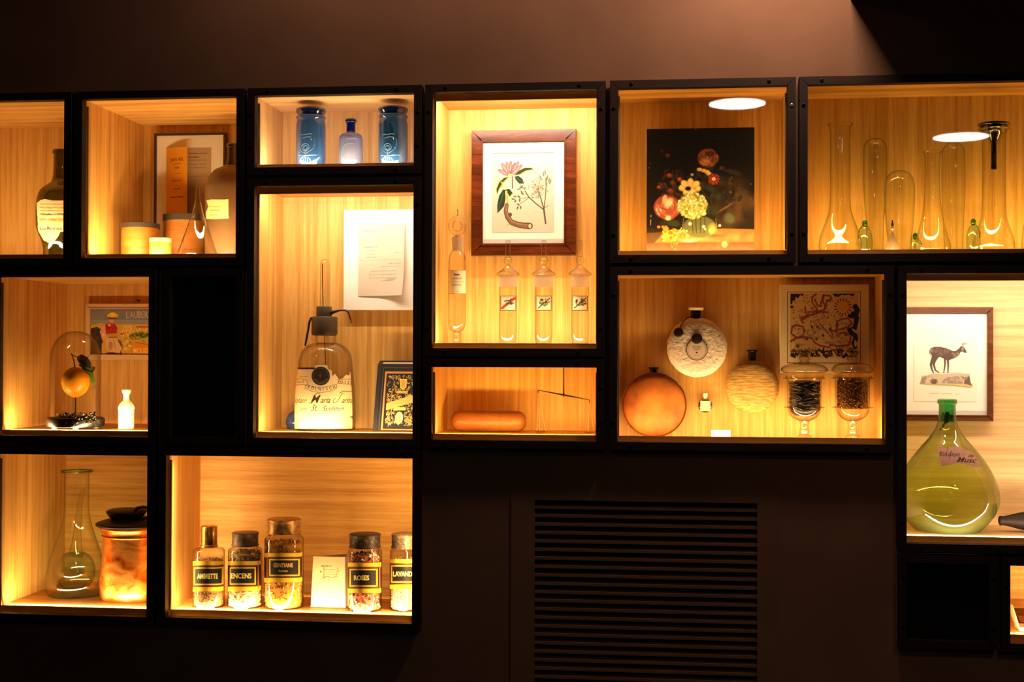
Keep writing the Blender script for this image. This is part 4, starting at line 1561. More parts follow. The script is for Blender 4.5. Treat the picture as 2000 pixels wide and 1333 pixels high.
for _ in range(260):
    a, d = rg.uniform(0, 6.28), math.sqrt(rg.uniform(0, 1))
    x, y = 530+146*d*cos(a), 828+130*d*sin(a)
    c = ((206, 204, 140), (232, 230, 188), (184, 182, 110), (150, 150, 80))[rg.integers(4)]
    cv.ell(x, y+3, 17, 13, (130, 130, 56), .5, .5)
    cv.ell(x, y, 15, 11, c, .9, .35, rg.uniform(0, 3))
cv.ell(520, 790, 60, 46, (252, 250, 216), .35, 1)
cv.blobs(16, 630, 900, 30, 30, 8, 14, [(244, 240, 220), (220, 214, 180)], .9)
# fallen blooms, petals, snail
cv.blobs(46, 290, 1115, 90, 70, 12, 34, [(226, 120, 28), (244, 164, 54), (196, 84, 18), (250, 196, 90)], .9, .4)
cv.blobs(14, 430, 1120, 60, 44, 10, 30, [(232, 170, 80), (206, 130, 50)], .9, .4)
cv.line([(340, 1100), (390, 1105), (420, 1050)], 10, (214, 170, 90))
for x in (190, 232, 262):
    cv.ell(x, 1040, 20, 18, (220, 110, 40), .95, .4)
cv.blobs(14, 350, 1225, 40, 40, 10, 22, [(206, 120, 50), (180, 90, 34)], .85)
cv.ell(500, 1180, 90, 20, (246, 232, 206), .85, .7)
cv.ell(848, 1218, 32, 34, (206, 150, 80), 1, .15)
cv.ell(840, 1210, 22, 22, (250, 232, 180), .9, .7)
cv.line([(880, 1220), (900, 1190), (930, 1170)], 12, (120, 84, 50), w2=7)
cv.line([(905, 1185), (895, 1165)], 4, (120, 84, 50))
cv.grain(3, 2)
for x, y, h in ((92, 445, 5), (100, 400, 3), (112, 930, 9), (110, 980, 12), (108, 1010, 8), (560, 66, 6)):
    cv.ell(x, y, 4, h*2, (190, 176, 150), .9, .4)
cv.mesh('painted_surface', PAINTED, t, y=yp)

# ================================================================== RETORT CABINET
zf = ZF['retorts']
yr = .082
yt = .141


def flask(label, prof, cx, y=yr, mat=None, name='glass_flask'):
    lt = Lathe(cx, smooth_prof(prof, 3), y, zf)
    t = lathe_thing(name, label, 'flask', lt, 'long necked clear flasks')
    lt.mb(48, False, True).build('flask_body', mat or CLEARG, t)
    lp = lt.p[0]
    MB().tube([Vector((lt.x+lp[0]*cos(q), lt.y+lp[0]*sin(q), lp[1])) for q in np.linspace(0, 2*pi, 33)], .0011, 8, False).build('lip', mat or CLEARG, t)
    return t


flask('tall clear flask with wide sloping body, leftmost among the retorts', [(24, 243), (21, 249), (19.5, 262), (19.5, 310), (19.5, 370), (20.5, 405), (24, 420), (31, 440), (38, 460), (41, 474), (41, 484), (40, 'F')], 1641)
flask('shorter clear flask with a narrow waist, between the retorts', [(18, 297), (16, 302), (15, 320), (14.5, 350), (15.5, 385), (18, 412), (22, 432), (28, 456), (34, 478), (35, 484), (34, 'F')], 1821)
flask('tall clear flask with a dark funnel in its mouth', [(24.5, 258), (22.5, 264), (22, 300), (22, 360), (22.5, 400), (24, 424), (29, 442), (36, 462), (39.5, 478), (39, 486), (38, 'F')], 1941)
flask('clear flask cut off by the right edge beyond the funnel', [(14, 300), (12, 306), (12, 380), (13, 420), (20, 440), (24, 470), (24, 'F')], 2020)
lt = Lathe(1941, smooth_prof([(29, 241), (30, 243), (29, 246), (25, 247.5), (27.5, 250), (29.5, 252.5), (27, 254), (21, 258), (13, 268), (6.5, 278), (5.5, 284)], 2)+[(5.5, 300), (5.2, 320), (6, 326), (5, 331), (3, 332)], yr, 0)
tag(lt.mb(36).build('funnel', DARKGLASS), 'dark funnel with wide grooved rim hung in a tall flask', 'funnel')


def retort(label, pts, r0, blob, r1, seed):
    """closed bent tube of blown glass on a swollen foot with a green seal"""
    P = [W(px, py, yt) for px, py, dy in pts]
    t = thing('retort', label, 'retort', Vector((P[-1].x, yt, zf)), 'bent glass retorts')
    m = MB()
    pr = Lathe(pts[0][0], smooth_prof(r0, 4), yt, zf)
    pr.mb(36, True, False).build('dome_tube', CLEARG, t)
    lt = Lathe(blob[0], smooth_prof(r1, 4), yt, zf)
    lt.mb(32, True, True).build('bulb', AQUA, t, label='greenish glass bulb')
    c0 = W(blob[0], blob[1], yt)
    k = mpp(blob[0], blob[1], yt)
    MB().sphere(c0, (5.5*k, 5*k, 7*k), 14, 10).build('seal', GREENN, t, label='green glass seal')
    s = blob[2]
    q = [W(blob[0]+s*dx, min(py, 478), yt-.016) for dx, py in ((2, blob[1]+2), (9, min(478, blob[1]+10)), (13, blob[1]+20), (12, blob[1]+30))]
    MB().tube(q, [.0012, .0016, .0016, .0012], 8).build('spout', GREENN, t)


retort('tall domed retort with a green seal beside the wide sloping flask', [(1709, 380, .02)], [(1, 270), (9, 271), (16, 275), (21, 283), (23, 295), (23, 340), (21, 390), (17, 430), (16, 'F')], (1689, 437, -1), [(4, 440), (9, 446), (14, 460), (16, 476), (14, 'F')], 1)
retort('low domed retort standing right of the small grey pyramid', [(1757, 400, .02)], [(1, 333), (10, 334), (19, 339), (26, 350), (29, 368), (28.5, 400), (26, 440), (23, 470), (22, 'F')], (1788, 462, 1), [(2, 455), (5, 462), (9, 474), (8, 'F')], 2)
retort('domed retort with a green seal just left of the flask holding the funnel', [(1862, 380, .02)], [(1, 278), (9, 279), (16, 284), (21, 293), (22, 310), (22.5, 350), (22, 390), (20, 430), (17, 'F')], (1901, 434, 1), [(3, 438), (8, 444), (12.5, 458), (13.5, 476), (11, 'F')], 3)

t = thing('pyramid_weight', 'small grey cone shaped weight topped by a bright ball and dark figure', 'weight', (W(1743, 487, .085).x, .085, zf))
lt = Lathe(1743, [(1, 452), (14, 487), (14.2, 'F')], .085, zf)
lt.mb(4, True, True).build('pyramid', NICKEL, t, False)
MB().sphere(W(1743, 447, .085), .0037, 14, 10).build('ball', SCREWB, t)
Lathe(1743, smooth_prof([(.5, 430), (1.6, 432), (1.3, 435), (2.8, 438), (2.2, 442), (1, 444)], 2), .085, 0).mb(12).build('finial', DARKMETAL, t)

# ================================================================== ORANGE CABINET
zf = ZF['orange']
yb = .372
t = picture('framed_poster', 'colourful framed poster of a seated person in a yellow straw hat, behind the dome', 'picture', 166, 593, 336, 704, 10.5, yb, .014, flat('cream_frame', (214, 176, 128), .5))
cv = Cv(174, 601, 328, 695, (128, 122, 116), 2.2).view(155, 580, 9.52)
cv.rect(180, 200, 1700, 540, (120, 118, 118))
cv.blobs(60, 800, 330, 800, 120, 60, 180, [(104, 104, 108), (150, 150, 148), (128, 128, 130)], .25, 1)
cv.rect(180, 430, 1700, 540, (160, 160, 156), .5)
cv.poly([(180, 540), (400, 490), (560, 520), (760, 510), (1700, 520), (1700, 1120), (180, 1120)], (206, 160, 62))
cv.poly([(180, 600), (330, 560), (460, 640), (420, 900), (420, 1120), (180, 1120)], (60, 44, 34))
cv.blobs(60, 300, 830, 110, 220, 14, 50, [(40, 30, 24), (84, 58, 40), (56, 44, 30)], .7)
cv.blobs(90, 1000, 620, 260, 80, 10, 40, [(226, 176, 70), (236, 196, 104), (206, 146, 50), (190, 130, 60)], .7)
for x in (820, 900, 1060, 1180, 1300):
    cv.rect(x, 540, x+70, 640, (228, 186, 104))
    cv.rect(x+20, 570, x+34, 620, (140, 84, 40))
cv.rect(1060, 545, 1500, 575, (176, 84, 34))
cv.blobs(80, 1130, 730, 220, 60, 16, 44, [(70, 84, 30), (96, 110, 36), (50, 62, 26), (150, 150, 50)], .85)
cv.blobs(60, 1250, 800, 160, 40, 14, 36, [(176, 170, 60), (120, 130, 44), (206, 190, 84)], .8)
cv.poly([(950, 900), (1050, 820), (1700, 920), (1700, 1120), (980, 1120)], (222, 140, 34))
cv.line([(1050, 850), (1700, 950)], 14, (160, 84, 24))
cv.blobs(90, 860, 860, 110, 160, 12, 40, [(226, 176, 50), (240, 204, 90), (190, 150, 60), (150, 130, 50)], .8)
cv.blobs(12, 800, 690, 40, 40, 12, 24, [(240, 206, 170), (120, 60, 40)], .8)
cv.ell(700, 930, 120, 150, (60, 34, 24), .9, .3)
# seated figure
cv.poly([(430, 560), (490, 500), (510, 640), (500, 740), (440, 760), (380, 660)], (226, 160, 124))
cv.poly([(480, 520), (560, 490), (650, 500), (710, 570), (700, 680), (560, 700), (500, 700)], (176, 34, 24))
cv.blobs(20, 600, 570, 80, 50, 14, 34, [(200, 50, 34), (130, 24, 18)], .7)
cv.ell(600, 440, 48, 60, (214, 150, 108), 1, .15)
cv.ell(610, 395, 76, 30, (70, 40, 24), 1, .2)
cv.ell(622, 350, 112, 44, (236, 178, 20), 1, .1)
cv.ell(620, 322, 66, 34, (248, 204, 40), 1, .2)
cv.ell(560, 530, 26, 30, (240, 200, 170), 1, .3)
cv.poly([(520, 690), (700, 680), (720, 740), (560, 770)], (190, 150, 60))
cv.poly([(480, 790), (560, 770), (700, 780), (800, 960), (760, 1040), (600, 1050), (520, 960)], (218, 176, 124))
cv.ell(585, 910, 46, 90, (190, 130, 84), 1, .2)
cv.line([(640, 800), (680, 980)], 10, (150, 96, 60))
cv.line([(560, 760), (700, 750)], 12, (70, 40, 24))
cv.poly([(400, 720), (500, 700), (520, 790), (440, 820)], (226, 164, 126))
cv.ell(450, 705, 20, 18, (250, 214, 180), 1, .3)
cv.ell(600, 1050, 110, 22, (90, 36, 26), 1, .3)
cv.poly([(770, 1000), (800, 1070), (760, 1070)], (60, 24, 26))
cv.text('L\'AUBERT', 870, 395, 125, (206, 190, 176), anchor='l', sx=.62)
cv.text('L\'AUBERT', 878, 390, 118, (170, 150, 140), anchor='l', sx=.6, al=.5)
cv.text('MOUGINS', 1010, 1050, 100, (246, 206, 110), anchor='l', sx=.62, bold=.01)
cv.mesh('poster', PRINT, t, y=yb-.0098)
MB().tube([(W(270, 588, yb).x, .3795, W(270, 588, yb).z), (W(270, 588, yb).x, .366, W(270, 588, yb).z+.002)], .0022, 8).build('nail', DARKMETAL, t)

yd = .115
lt = Lathe(147.5, [(50, 815), (54.5, 817), (55.5, 820), (55.5, 829), (54, 833), (48, 834)], yd, 0)
ts = thing('display_stand', 'round black stand on little bright feet with a beaded rim under the glass dome', 'stand', (lt.x, yd, zf))
lt.mb(56).build('base', flat('black_lacquer', (14, 12, 12), .38, spec=.4), ts)
rb = lt.p[2][0]
ft = None
for k in range(6):
    q = -pi/2+.45+k*pi/3
    m = MB()
    m.lathe((lt.x+rb*.8*cos(q), yd+rb*.8*sin(q), 0), [(.006, zf), (.0075, zf+.003), (.007, zf+.008), (.0055, W(147, 833, yd).z+.002)], 14)
    m.build('foot', SILVER, ts)
zt = lt.p[0][1]
rng = random.Random(4)
bead = None
for k in range(44):
    q = 2*pi*k/44
    rr = rb*.60
    if bead is None:
        bead = MB().sphere((0, 0, 0), .0034, 8, 6)
        o = bead.build('bead', GEM, ts)
        o.data.transform(Matrix.Translation(ts.location))
        base_o = o
    else:
        o = base_o.copy()
        COL.objects.link(o)
        o.parent = ts
    o.location = Vector((lt.x+rr*cos(q), yd+rr*sin(q), zt+.003+(k % 2)*.004))-ts.location
MB().lathe((lt.x, yd, 0), [(rb*.66, zt-.001), (rb*.66, zt+.003), (rb*.56, zt+.0035)], 40).build('bead_ring', DARKMETAL, ts)
m = MB()
for k in range(46):
    q = rng.uniform(-1.5, -.35)
    rr = rb*rng.uniform(.95, 1.03)
    m.sphere((lt.x+rr*cos(q), yd+rr*sin(q), rng.uniform(zf+.008, zt+.012)), rng.uniform(.002, .0042), 8, 5)
m.build('dark_beads', BEADD, ts, kind='stuff')
pin_top = W(147.5, 776, yd)
MB().tube([(lt.x, yd, zt-.002), (lt.x, yd, pin_top.z+.012)], .0016, 8).build('pin', DARKMETAL, ts)

c0 = W(147.5, 746.5, yd)
k_ = mpp(147, 746, yd)
to = thing('orange', 'ripe orange with twig and leaves impaled on a pin under the dome', 'orange', (c0.x, yd, pin_top.z))
m = MB().lathe((c0.x, yd, 0), [(r_*k_, c0.z+zz*k_) for r_, zz in smooth_prof([(.5, 28.5), (6, 28.7), (14, 25), (21, 18), (25.5, 9), (26.5, 0), (25, -9), (21, -18), (14, -25), (6, -29.5), (1, -30.5)], 3)], 44)
m.build('fruit', ORANGEP, to)
MB().tube([W(146.5, 719, yd), W(144.5, 706, yd), W(140, 693, yd), W(138.5, 690, yd)], [.0016, .0013, .0012, .001], 8).build('twig', LEAFD, to)
MB().tube([W(140.5, 693, yd), W(147, 697, yd-.004), W(154, 699, yd-.008)], [.0012, .001, .001], 8).build('twig', LEAFD, to)


def leaf(pts, widths, mat, name='leaf', fold=.35):
    """curved leaf blade with midrib"""
    P = [Vector(p) for p in pts]
    vs, fs = [], []
    n = len(P)
    for i, p in enumerate(P):
        tdir = (P[min(i+1, n-1)]-P[max(i-1, 0)]).normalized()
        sd = tdir.cross(Vector((0, -1, 0))).normalized()
        w = widths[i]
        for s_, dy in ((-1, -fold), (-.5, -fold*.35), (0, 0), (.5, -fold*.35), (1, -fold)):
            vs.append(p+sd*w*s_+Vector((0, dy*w, 0)))
    for i in range(n-1):
        for j in range(4):
            a_ = i*5+j
            fs.append((a_, a_+1, a_+6, a_+5))
    m = MB()
    m.add(vs, fs)
    o = m.build(name, mat, to)
    md = o.modifiers.new('thickness', 'SOLIDIFY')
    md.thickness = .0006
    return o


leaf([W(151, 700, yd-.006), W(158, 701, yd-.014), W(166, 706, yd-.018), W(173, 714, yd-.018), W(178, 722, yd-.014)], [.004, .011, .0125, .009, .001], LEAFD)
leaf([W(154, 713, yd-.01), W(163, 717, yd-.014), W(172, 722, yd-.016), W(179, 725, yd-.016), W(185, 717, yd-.013)], [.001, .0045, .0065, .0075, .003], LEAFG)
leaf([W(160, 720, yd-.010), W(170, 724, yd-.014), W(178, 731, yd-.015), W(181, 740, yd-.013), W(182, 746, yd-.011), W(179, 753, yd-.010)], [.001, .005, .006, .005, .005, .002], LEAFG)

lt = Lathe(148, smooth_prof([(1, 647), (14, 648.5), (27, 655), (38, 667), (45, 683), (47.5, 700), (48, 730), (48, 780), (48, 813)], 4), yd, 0)
tag(lt.mb(56, False, False).build('glass_cloche', CLEAR), 'clear glass dome over the orange', 'glass dome')

lt = Lathe(247, smooth_prof([(8, 761), (8.8, 763), (8.2, 767), (5.8, 772), (5.8, 779), (7.5, 784), (12, 790), (15, 796), (15.8, 800), (15.2, 803), (15.2, 836), (15.6, 840), (15, 'F')], 3), .14, zf)
t = lathe_thing('ceramic_bottle', 'small white ceramic bottle with ribbed shoulders right of the dome', 'bottle', lt)
lt.mb(36).build('bottle_body', PORCELAIN, t)
m = MB()
for k in range(22):
    q = 2*pi*k/22
    m.tube([(lt.x+lt.rad(z)*cos(q), lt.y+lt.rad(z)*sin(q), z) for z in (W(247, 784, .14).z, W(247, 789, .14).z, W(247, 794, .14).z, W(247, 799, .14).z)], .0011, 5)
m.build('ribs', PORCELAIN, t, kind='stuff')

# ================================================================== POT CABINET
zf = ZF['pot']
yf = .20
lt = Lathe(150.5, smooth_prof([(30, 920.5), (30.5, 922), (27, 924.5), (23.5, 927), (23.5, 950), (23.5, 985), (25, 1008), (30, 1030), (38, 1055), (47, 1082), (54, 1108), (58, 1130), (58.5, 1146), (55, 1158), (49, 1166), (46, 1169), (45, 'F')], 3), yf, zf)
t = lathe_thing('florentine_flask', 'big clear flask with a blown bulb inside, left of the copper pot', 'flask', lt)
lt.mb(64, False, True).build('flask_body', CLEARG, t)
lp = lt.p[0]
MB().tube([Vector((lt.x+lp[0]*cos(q), lt.y+lp[0]*sin(q), lp[1])) for q in np.linspace(0, 2*pi, 41)], .0017, 8, False).build('lip', GREENN, t, label='dark green lip')
li = Lathe(148, smooth_prof([(5, 1085), (13, 1080), (22, 1083), (31, 1093), (36.5, 1108), (37, 1122), (31, 1140), (20, 1151), (8, 1156), (1, 1157)], 4), yf-.005, 0)
li.mb(48, False, False).build('inner_bulb', AQUA, t, label='round bulb with green rim')
pts = [W(148, 1086, yf), W(149.5, 1065, yf), W(151, 1040, yf), W(153.5, 1010, yf), W(157, 980, yf), W(160, 962, yf), W(163, 955, yf), W(166, 958, yf), W(166, 968, yf)]
k = mpp(150, 1020, yf)
MB().tube(pts, [14*k, 10*k, 7*k, 6*k, 5*k, 4*k, 3.2*k, 3*k, 2.6*k], 18).build('inner_tube', CLEARG, t)
MB().lathe((lt.x, yf, 0), [(46*k, zf+.001), (44*k, zf+.004), (30*k, zf+.012), (2*k, zf+.016)], 40).build('punt', CLEARG, t)

yc = .183
lt = Lathe(264, smooth_prof([(66, 1024), (67, 1030), (63, 1036), (61.5, 1044), (61, 1050), (61.5, 1075), (64, 1110), (66.5, 1140), (66.5, 1160), (62, 1169), (56, 1172), (55, 'F')], 3), yc, zf)
t = lathe_thing('copper_pot', 'patinated copper pot with blackened lid and loop handle at the lower left', 'pot', lt)
lt.mb(64).build('pot_body', COPPER, t)
zb = W(260, 1044, yc).z
MB().lathe((lt.x, yc, 0), [(lt.rad(zb)+.0002, zb-.004), (lt.rad(zb)+.0025, zb-.002), (lt.rad(zb)+.0025, zb), (lt.rad(zb)+.0002, zb+.002)], 64, False, False).build('rim_band', COPPER, t)
ll = Lathe(260, smooth_prof([(2, 1010), (40, 1012), (60, 1017), (69, 1020), (71, 1023), (69, 1026), (60, 1027)], 2), yc, 0)
ll.mb(56).build('lid', LIDB, t)
kx = 247
lk = Lathe(kx, smooth_prof([(2, 993), (25, 994), (36, 996.5), (39, 1000), (36, 1005), (30, 1012), (24, 1016)], 2), yc-.01, 0)
lk.mb(44).build('knob', LIDB, t)
MB().tube([W(262, 1000, yc-.05), W(268, 993, yc-.055), W(280, 991, yc-.055), W(296, 994, yc-.05), W(300, 1002, yc-.05), W(296, 1012, yc-.05), W(280, 1013, yc-.05)], .0042, 10).build('handle', LIDB, t)

# ================================================================== JARS CABINET
zf = ZF['jars']


def chips(name, label, cat, cx, y, rpx, py0, seed, n, size, pal, core, shape=(1, .6, .3), lumpy=.0, group=None, zb=None):
    """a filling of dried pieces seen through the glass, heaped in one object"""
    rg = np.random.default_rng(seed)
    k = mpp(cx, 1120, y)
    r = rpx*k
    x = W(cx, py0, y).x
    z0, z1 = (zf if zb is None else zb)+.0025, W(cx, py0, y).z
    vs, fs, cs = [], [], []
    m = MB()
    m.lathe((x, y, 0), [(r*.9, z0), (r*.94, z0+.004), (r*.94, z1-.004), (r*.85, z1-.001), (r*.02, z1+.001)], 28)
    cs += [lin(core)]*len(m.v)
    for _ in range(n):
        if rg.random() < .16:
            q, rr, z = rg.uniform(0, 6.28), r*.93*math.sqrt(rg.random()), z1+rg.uniform(-.001, .003)
        else:
            q, rr, z = rg.uniform(-pi*1.05, .05*pi), r*.955, rg.uniform(z0+size*.3, z1)
        s_ = size*rg.uniform(.6, 1.25)
        e = rg.normal(size=(3, 3))
        a_ = e[0]/np.linalg.norm(e[0])
        b_ = np.cross(a_, e[1])
        b_ /= np.linalg.norm(b_)
        c_ = np.cross(a_, b_)
        o = np.array([x+rr*cos(q), y+rr*sin(q), z])
        pts = [o+a_*s_*shape[0], o-a_*s_*shape[0], o+b_*s_*shape[1], o-b_*s_*shape[1], o+c_*s_*shape[2], o-c_*s_*shape[2]]
        m.add(pts, [(0, 2, 4), (2, 1, 4), (1, 3, 4), (3, 0, 4), (2, 0, 5), (1, 2, 5), (3, 1, 5), (0, 3, 5)])
        c = np.clip(np.array(pal[rg.integers(len(pal))])*rg.uniform(.85, 1.1), 0, 255)
        cs += [lin(c)]*6
    m.c = np.concatenate([np.array(cs), np.ones((len(cs), 1))], 1)
    o = m.build(name, CHIPS, None, False)
    tag(o, label, cat, group, 'stuff')
    return o


def spice_jar(label, cx, hw, pys, pyb, lid, y, lidmat, neck, kind):
    """pys shoulder row, pyb base row, lid = (half width, top row, bottom row)"""
    prof = [(neck, lid[2]-2), (neck, pys-5), (hw*.9, pys-2), (hw*.98, pys+1), (hw, pys+5), (hw, pyb-8), (hw*.985, pyb-4), (hw*.93, pyb-2), (hw*.9, 'F')]
    lt = Lathe(cx, prof, y, zf)
    t = lathe_thing('spice_jar', label, 'jar', lt, 'labelled spice jars')
    lt.mb(56, True, True).build('jar_body', CLEAR, t)
    if kind == 'tall':
        lp = [(lid[0]-1.5, lid[1]-.5), (lid[0], lid[1]+1), (lid[0], lid[2]-3), (lid[0]+1.8, lid[2]-1.5), (lid[0]+1.8, lid[2]+1), (lid[0]-2, lid[2]+2)]
    else:
        lp = [(lid[0]-1.5, lid[1]-.5), (lid[0]+.8, lid[1]+1), (lid[0]+.8, lid[1]+3.5), (lid[0], lid[1]+4.5), (lid[0]-.3, lid[2]-4), (lid[0]+1.2, lid[2]-2.5), (lid[0]+1.2, lid[2]), (lid[0]-2, lid[2]+1)]
    Lathe(cx, lp, y, 0).mb(48).build('lid', lidmat, t)
    return t, lt


YEL, YEL2, DK, DK2 = (236, 186, 36), (200, 140, 40), (44, 20, 12), (16, 13, 12)


def jar_print(t, lt, cx, hw, y0, y1, x_in0, x_in1, word, wx, wh, sub=None, arcd=3.0, sx=.95):
    x0, x1 = cx-hw*.99, cx+hw*.99
    cv = Cv(x0, y0-2, x1, y1+4, DK, 2.8)
    h = y1-y0

    def yy(x, f):
        u = (x-cx)/hw
        return y0+f*h+(1-u*u)*arcd*.0
    xa, xb = x_in0, x_in1
    cv.rect(x0, y0-2, x1, y0+h*.12, YEL)
    cv.rect(x0, y0+h*.105, x1, y0+h*.13, (150, 96, 30))
    cv.rect(x0, y1-h*.09, x1, y1+4, YEL)
    cv.frame(xa-3.2, y0+h*.19, xb+3.2, y1-h*.16, 2.4, YEL)
    cv.frame(xa-.8, y0+h*.19+2.4, xb+.8, y1-h*.16-2.4, .8, (96, 60, 24))
    cv.rect(xa, y0+h*.27, xb, y1-h*.24, DK2)
    cv.rect(xb+6.2, y0, xb+7.6, y1, (196, 112, 40))
    cv.rect(xa-7.6, y0, xa-6.2, y1, (196, 112, 40))
    for f in (.16, .865):
        cv.rect(x0, y0+f*h, x1, y0+(f+.02)*h, (96, 50, 24))
    cv.text(word, wx, y0+h*(.60 if sub is None else .50), wh, (250, 224, 120) if sub is None else (236, 180, 96), sx=sx, bold=.035)
    if sub:
        cv.text(sub, wx, y0+h*.68, wh*.55, (240, 190, 90), sx=1.0, bold=.02)
    cv.grain(3, 2)
    cv.mesh('label', PRINT, t, lt.wrap(lim=.99))


yj = .094
t, lt = spice_jar('narrow necked spice jar with a tall brass cap, black AMBRETTE label', 408.5, 31, 1074, 1190, (16, 1028, 1067), .090, BRASS, 13, 'tall')
jar_print(t, lt, 408.5, 31, 1099, 1152, 382, 430, 'AMBRETTE', 405, 9.5, sx=.60)
chips('ambrette_seeds', 'fine greyish brown seeds filling the AMBRETTE jar', 'dried seeds', 408.5, .090, 29, 1093, 11, 900, .0017, [(196, 150, 110), (160, 116, 80), (220, 180, 140), (130, 92, 66)], (150, 110, 80), (1, .8, .7))
t, lt = spice_jar('spice jar with grey brown lid, black ENCENS label and pale resin', 479, 33.5, 1073, 1191, (25.5, 1040, 1066), .098, PEWTER, 24, 'wide')
jar_print(t, lt, 479, 33.5, 1099, 1151, 452, 496, 'ENCENS', 471, 9.5, sx=.8)
chips('incense_resin', 'pale lumps of resin filling the ENCENS jar', 'resin', 479, .098, 31, 1078, 12, 520, .0036, [(248, 226, 194), (232, 198, 154), (252, 238, 214), (214, 170, 124)], (230, 196, 150), (1, .85, .75))
t, lt = spice_jar('tallest spice jar, wide brass lid, black GENTIANE label and golden chips', 555, 38.5, 1050, 1193, (32.5, 1014, 1041), .104, BRASSD, 31, 'wide')
jar_print(t, lt, 555, 38.5, 1083, 1134, 529, 581, 'GENTIANE', 553, 7.6, 'Racines', sx=.72)
chips('gentian_roots', 'golden root chips filling the GENTIANE jar', 'dried roots', 555, .104, 36, 1058, 13, 760, .0034, [(250, 202, 104), (236, 172, 66), (252, 222, 146), (170, 108, 40)], (200, 136, 56), (1, .5, .3))
t, lt = spice_jar('spice jar with a scuffed dark lid, black ROSES label and pink petals', 713, 33.5, 1074, 1198, (30, 1043, 1069), .094, flat('scuffed_dark_lid', (50, 40, 32), .5, .5, c2=(110, 88, 60), nscale=160, lo=.5, hi=.75), 29, 'wide')
jar_print(t, lt, 713, 33.5, 1102, 1155, 686, 734, 'ROSES', 706, 9, sx=.82)
chips('rose_petals', 'dried pink and brown petals filling the ROSES jar', 'dried petals', 713, .094, 28.5, 1082, 14, 420, .0050, [(244, 206, 180), (222, 140, 112), (196, 104, 80), (252, 232, 214), (140, 64, 50)], (170, 100, 80), (1, .75, .16))
t, lt = spice_jar('spice jar with a ribbed pale lid and black LAVANDE label, cut by the frame', 791.5, 30, 1074, 1199, (26.5, 1043, 1070), .114, flat('ribbed_lid', (150, 128, 100), .5, .4, c2=(90, 74, 56), nscale=200), 24, 'wide')
jar_print(t, lt, 791.5, 30, 1095, 1147, 767, 815, 'LAVANDE', 789, 9, sx=.74)
chips('lavender_buds', 'greyish lavender buds filling the LAVANDE jar', 'dried buds', 791.5, .114, 28, 1092, 15, 700, .0026, [(220, 192, 176), (190, 158, 148), (238, 214, 196), (150, 116, 108)], (190, 156, 140), (1, .5, .5))

t = thing('booklet', 'small cream printed booklet standing between the GENTIANE and ROSES jars', 'booklet', (W(641, 1187, .11).x, .11, zf))
A, B = W(607, 1186, .105), W(675, 1188, .108)
TA, TB = W(612, 1088, .125), W(674, 1089, .125)
hh = TA.z
cv = Cv(607, 1087, 675, 1189, (236, 208, 160), 2.4)
cv.grain(3, 3)
bi = (96, 60, 36)
cv.view(590, 1020, 7.017)
cv.line([(285, 620), (290, 780)], 8, bi)
cv.scribble(250, 390, 605, 14, bi, 7, .9)
for y in (655, 690, 722):
    cv.scribble(300, 460, y, 9, bi, 10, .5)
cv.line([(280, 770), (340, 750), (400, 770), (470, 745)], 8, bi)
for _ in range(40):
    x, y = cv.rng.uniform(240, 490), cv.rng.uniform(760, 820)
    cv.line([(x, y), (x+cv.rng.uniform(-16, 16), y-cv.rng.uniform(4, 20))], 5, bi, .6)
for _ in range(16):
    x, y = cv.rng.uniform(460, 500), cv.rng.uniform(630, 800)
    cv.line([(x, y), (x+cv.rng.uniform(-14, 14), y-16)], 6, bi, .7)
cv.ell(240, 685, 16, 16, bi, .8, .5)
cv.scribble(160, 260, 862, 8, bi, 5, .8)
cv.scribble(170, 200, 905, 8, bi, 3, .4)
cv.line([(280, 1000), (290, 965), (350, 950)], 5, bi, .5)
cv.scribble(300, 460, 1000, 6, bi, 10, .5)
cv.ell(165, 990, 8, 8, bi, .6, .5)


def bk(PX, PY):
    u, v = (PX-607)/68, (PY-1087)/102
    lx = A.x*v+TA.x*(1-v)
    rx = B.x*v+TB.x*(1-v)
    return lx+(rx-lx)*u, .1045+.0205*(1-v)+0*u, zf+.0008+(hh-zf)*(1-v)


cv.mesh('front_cover', PRINT, t, bk)
m = MB()
m.hexa([(A.x, .1052, zf+.0006), (B.x, .1052, zf+.0006), (TB.x, .1257, hh-.0005), (TA.x, .1257, hh-.0005), (A.x, .108, zf+.0006), (B.x+.0005, .112, zf+.0006), (TB.x+.001, .131, hh+.001), (TA.x, .1285, hh-.0005)])
m.build('pages', CREAM, t, False)
m = MB()
m.hexa([(A.x+.002, .1085, zf+.0006), (B.x+.003, .134, zf+.0006), (TB.x+.004, .146, hh+.006), (TA.x+.002, .129, hh-.0005), (A.x+.002, .1092, zf+.0006), (B.x+.003, .1347, zf+.0006), (TB.x+.004, .1467, hh+.006), (TA.x+.002, .1297, hh-.0005)])
m.build('back_cover', CREAM, t, False)

# ================================================================== FLASKS CABINET
zf = ZF['flasks']


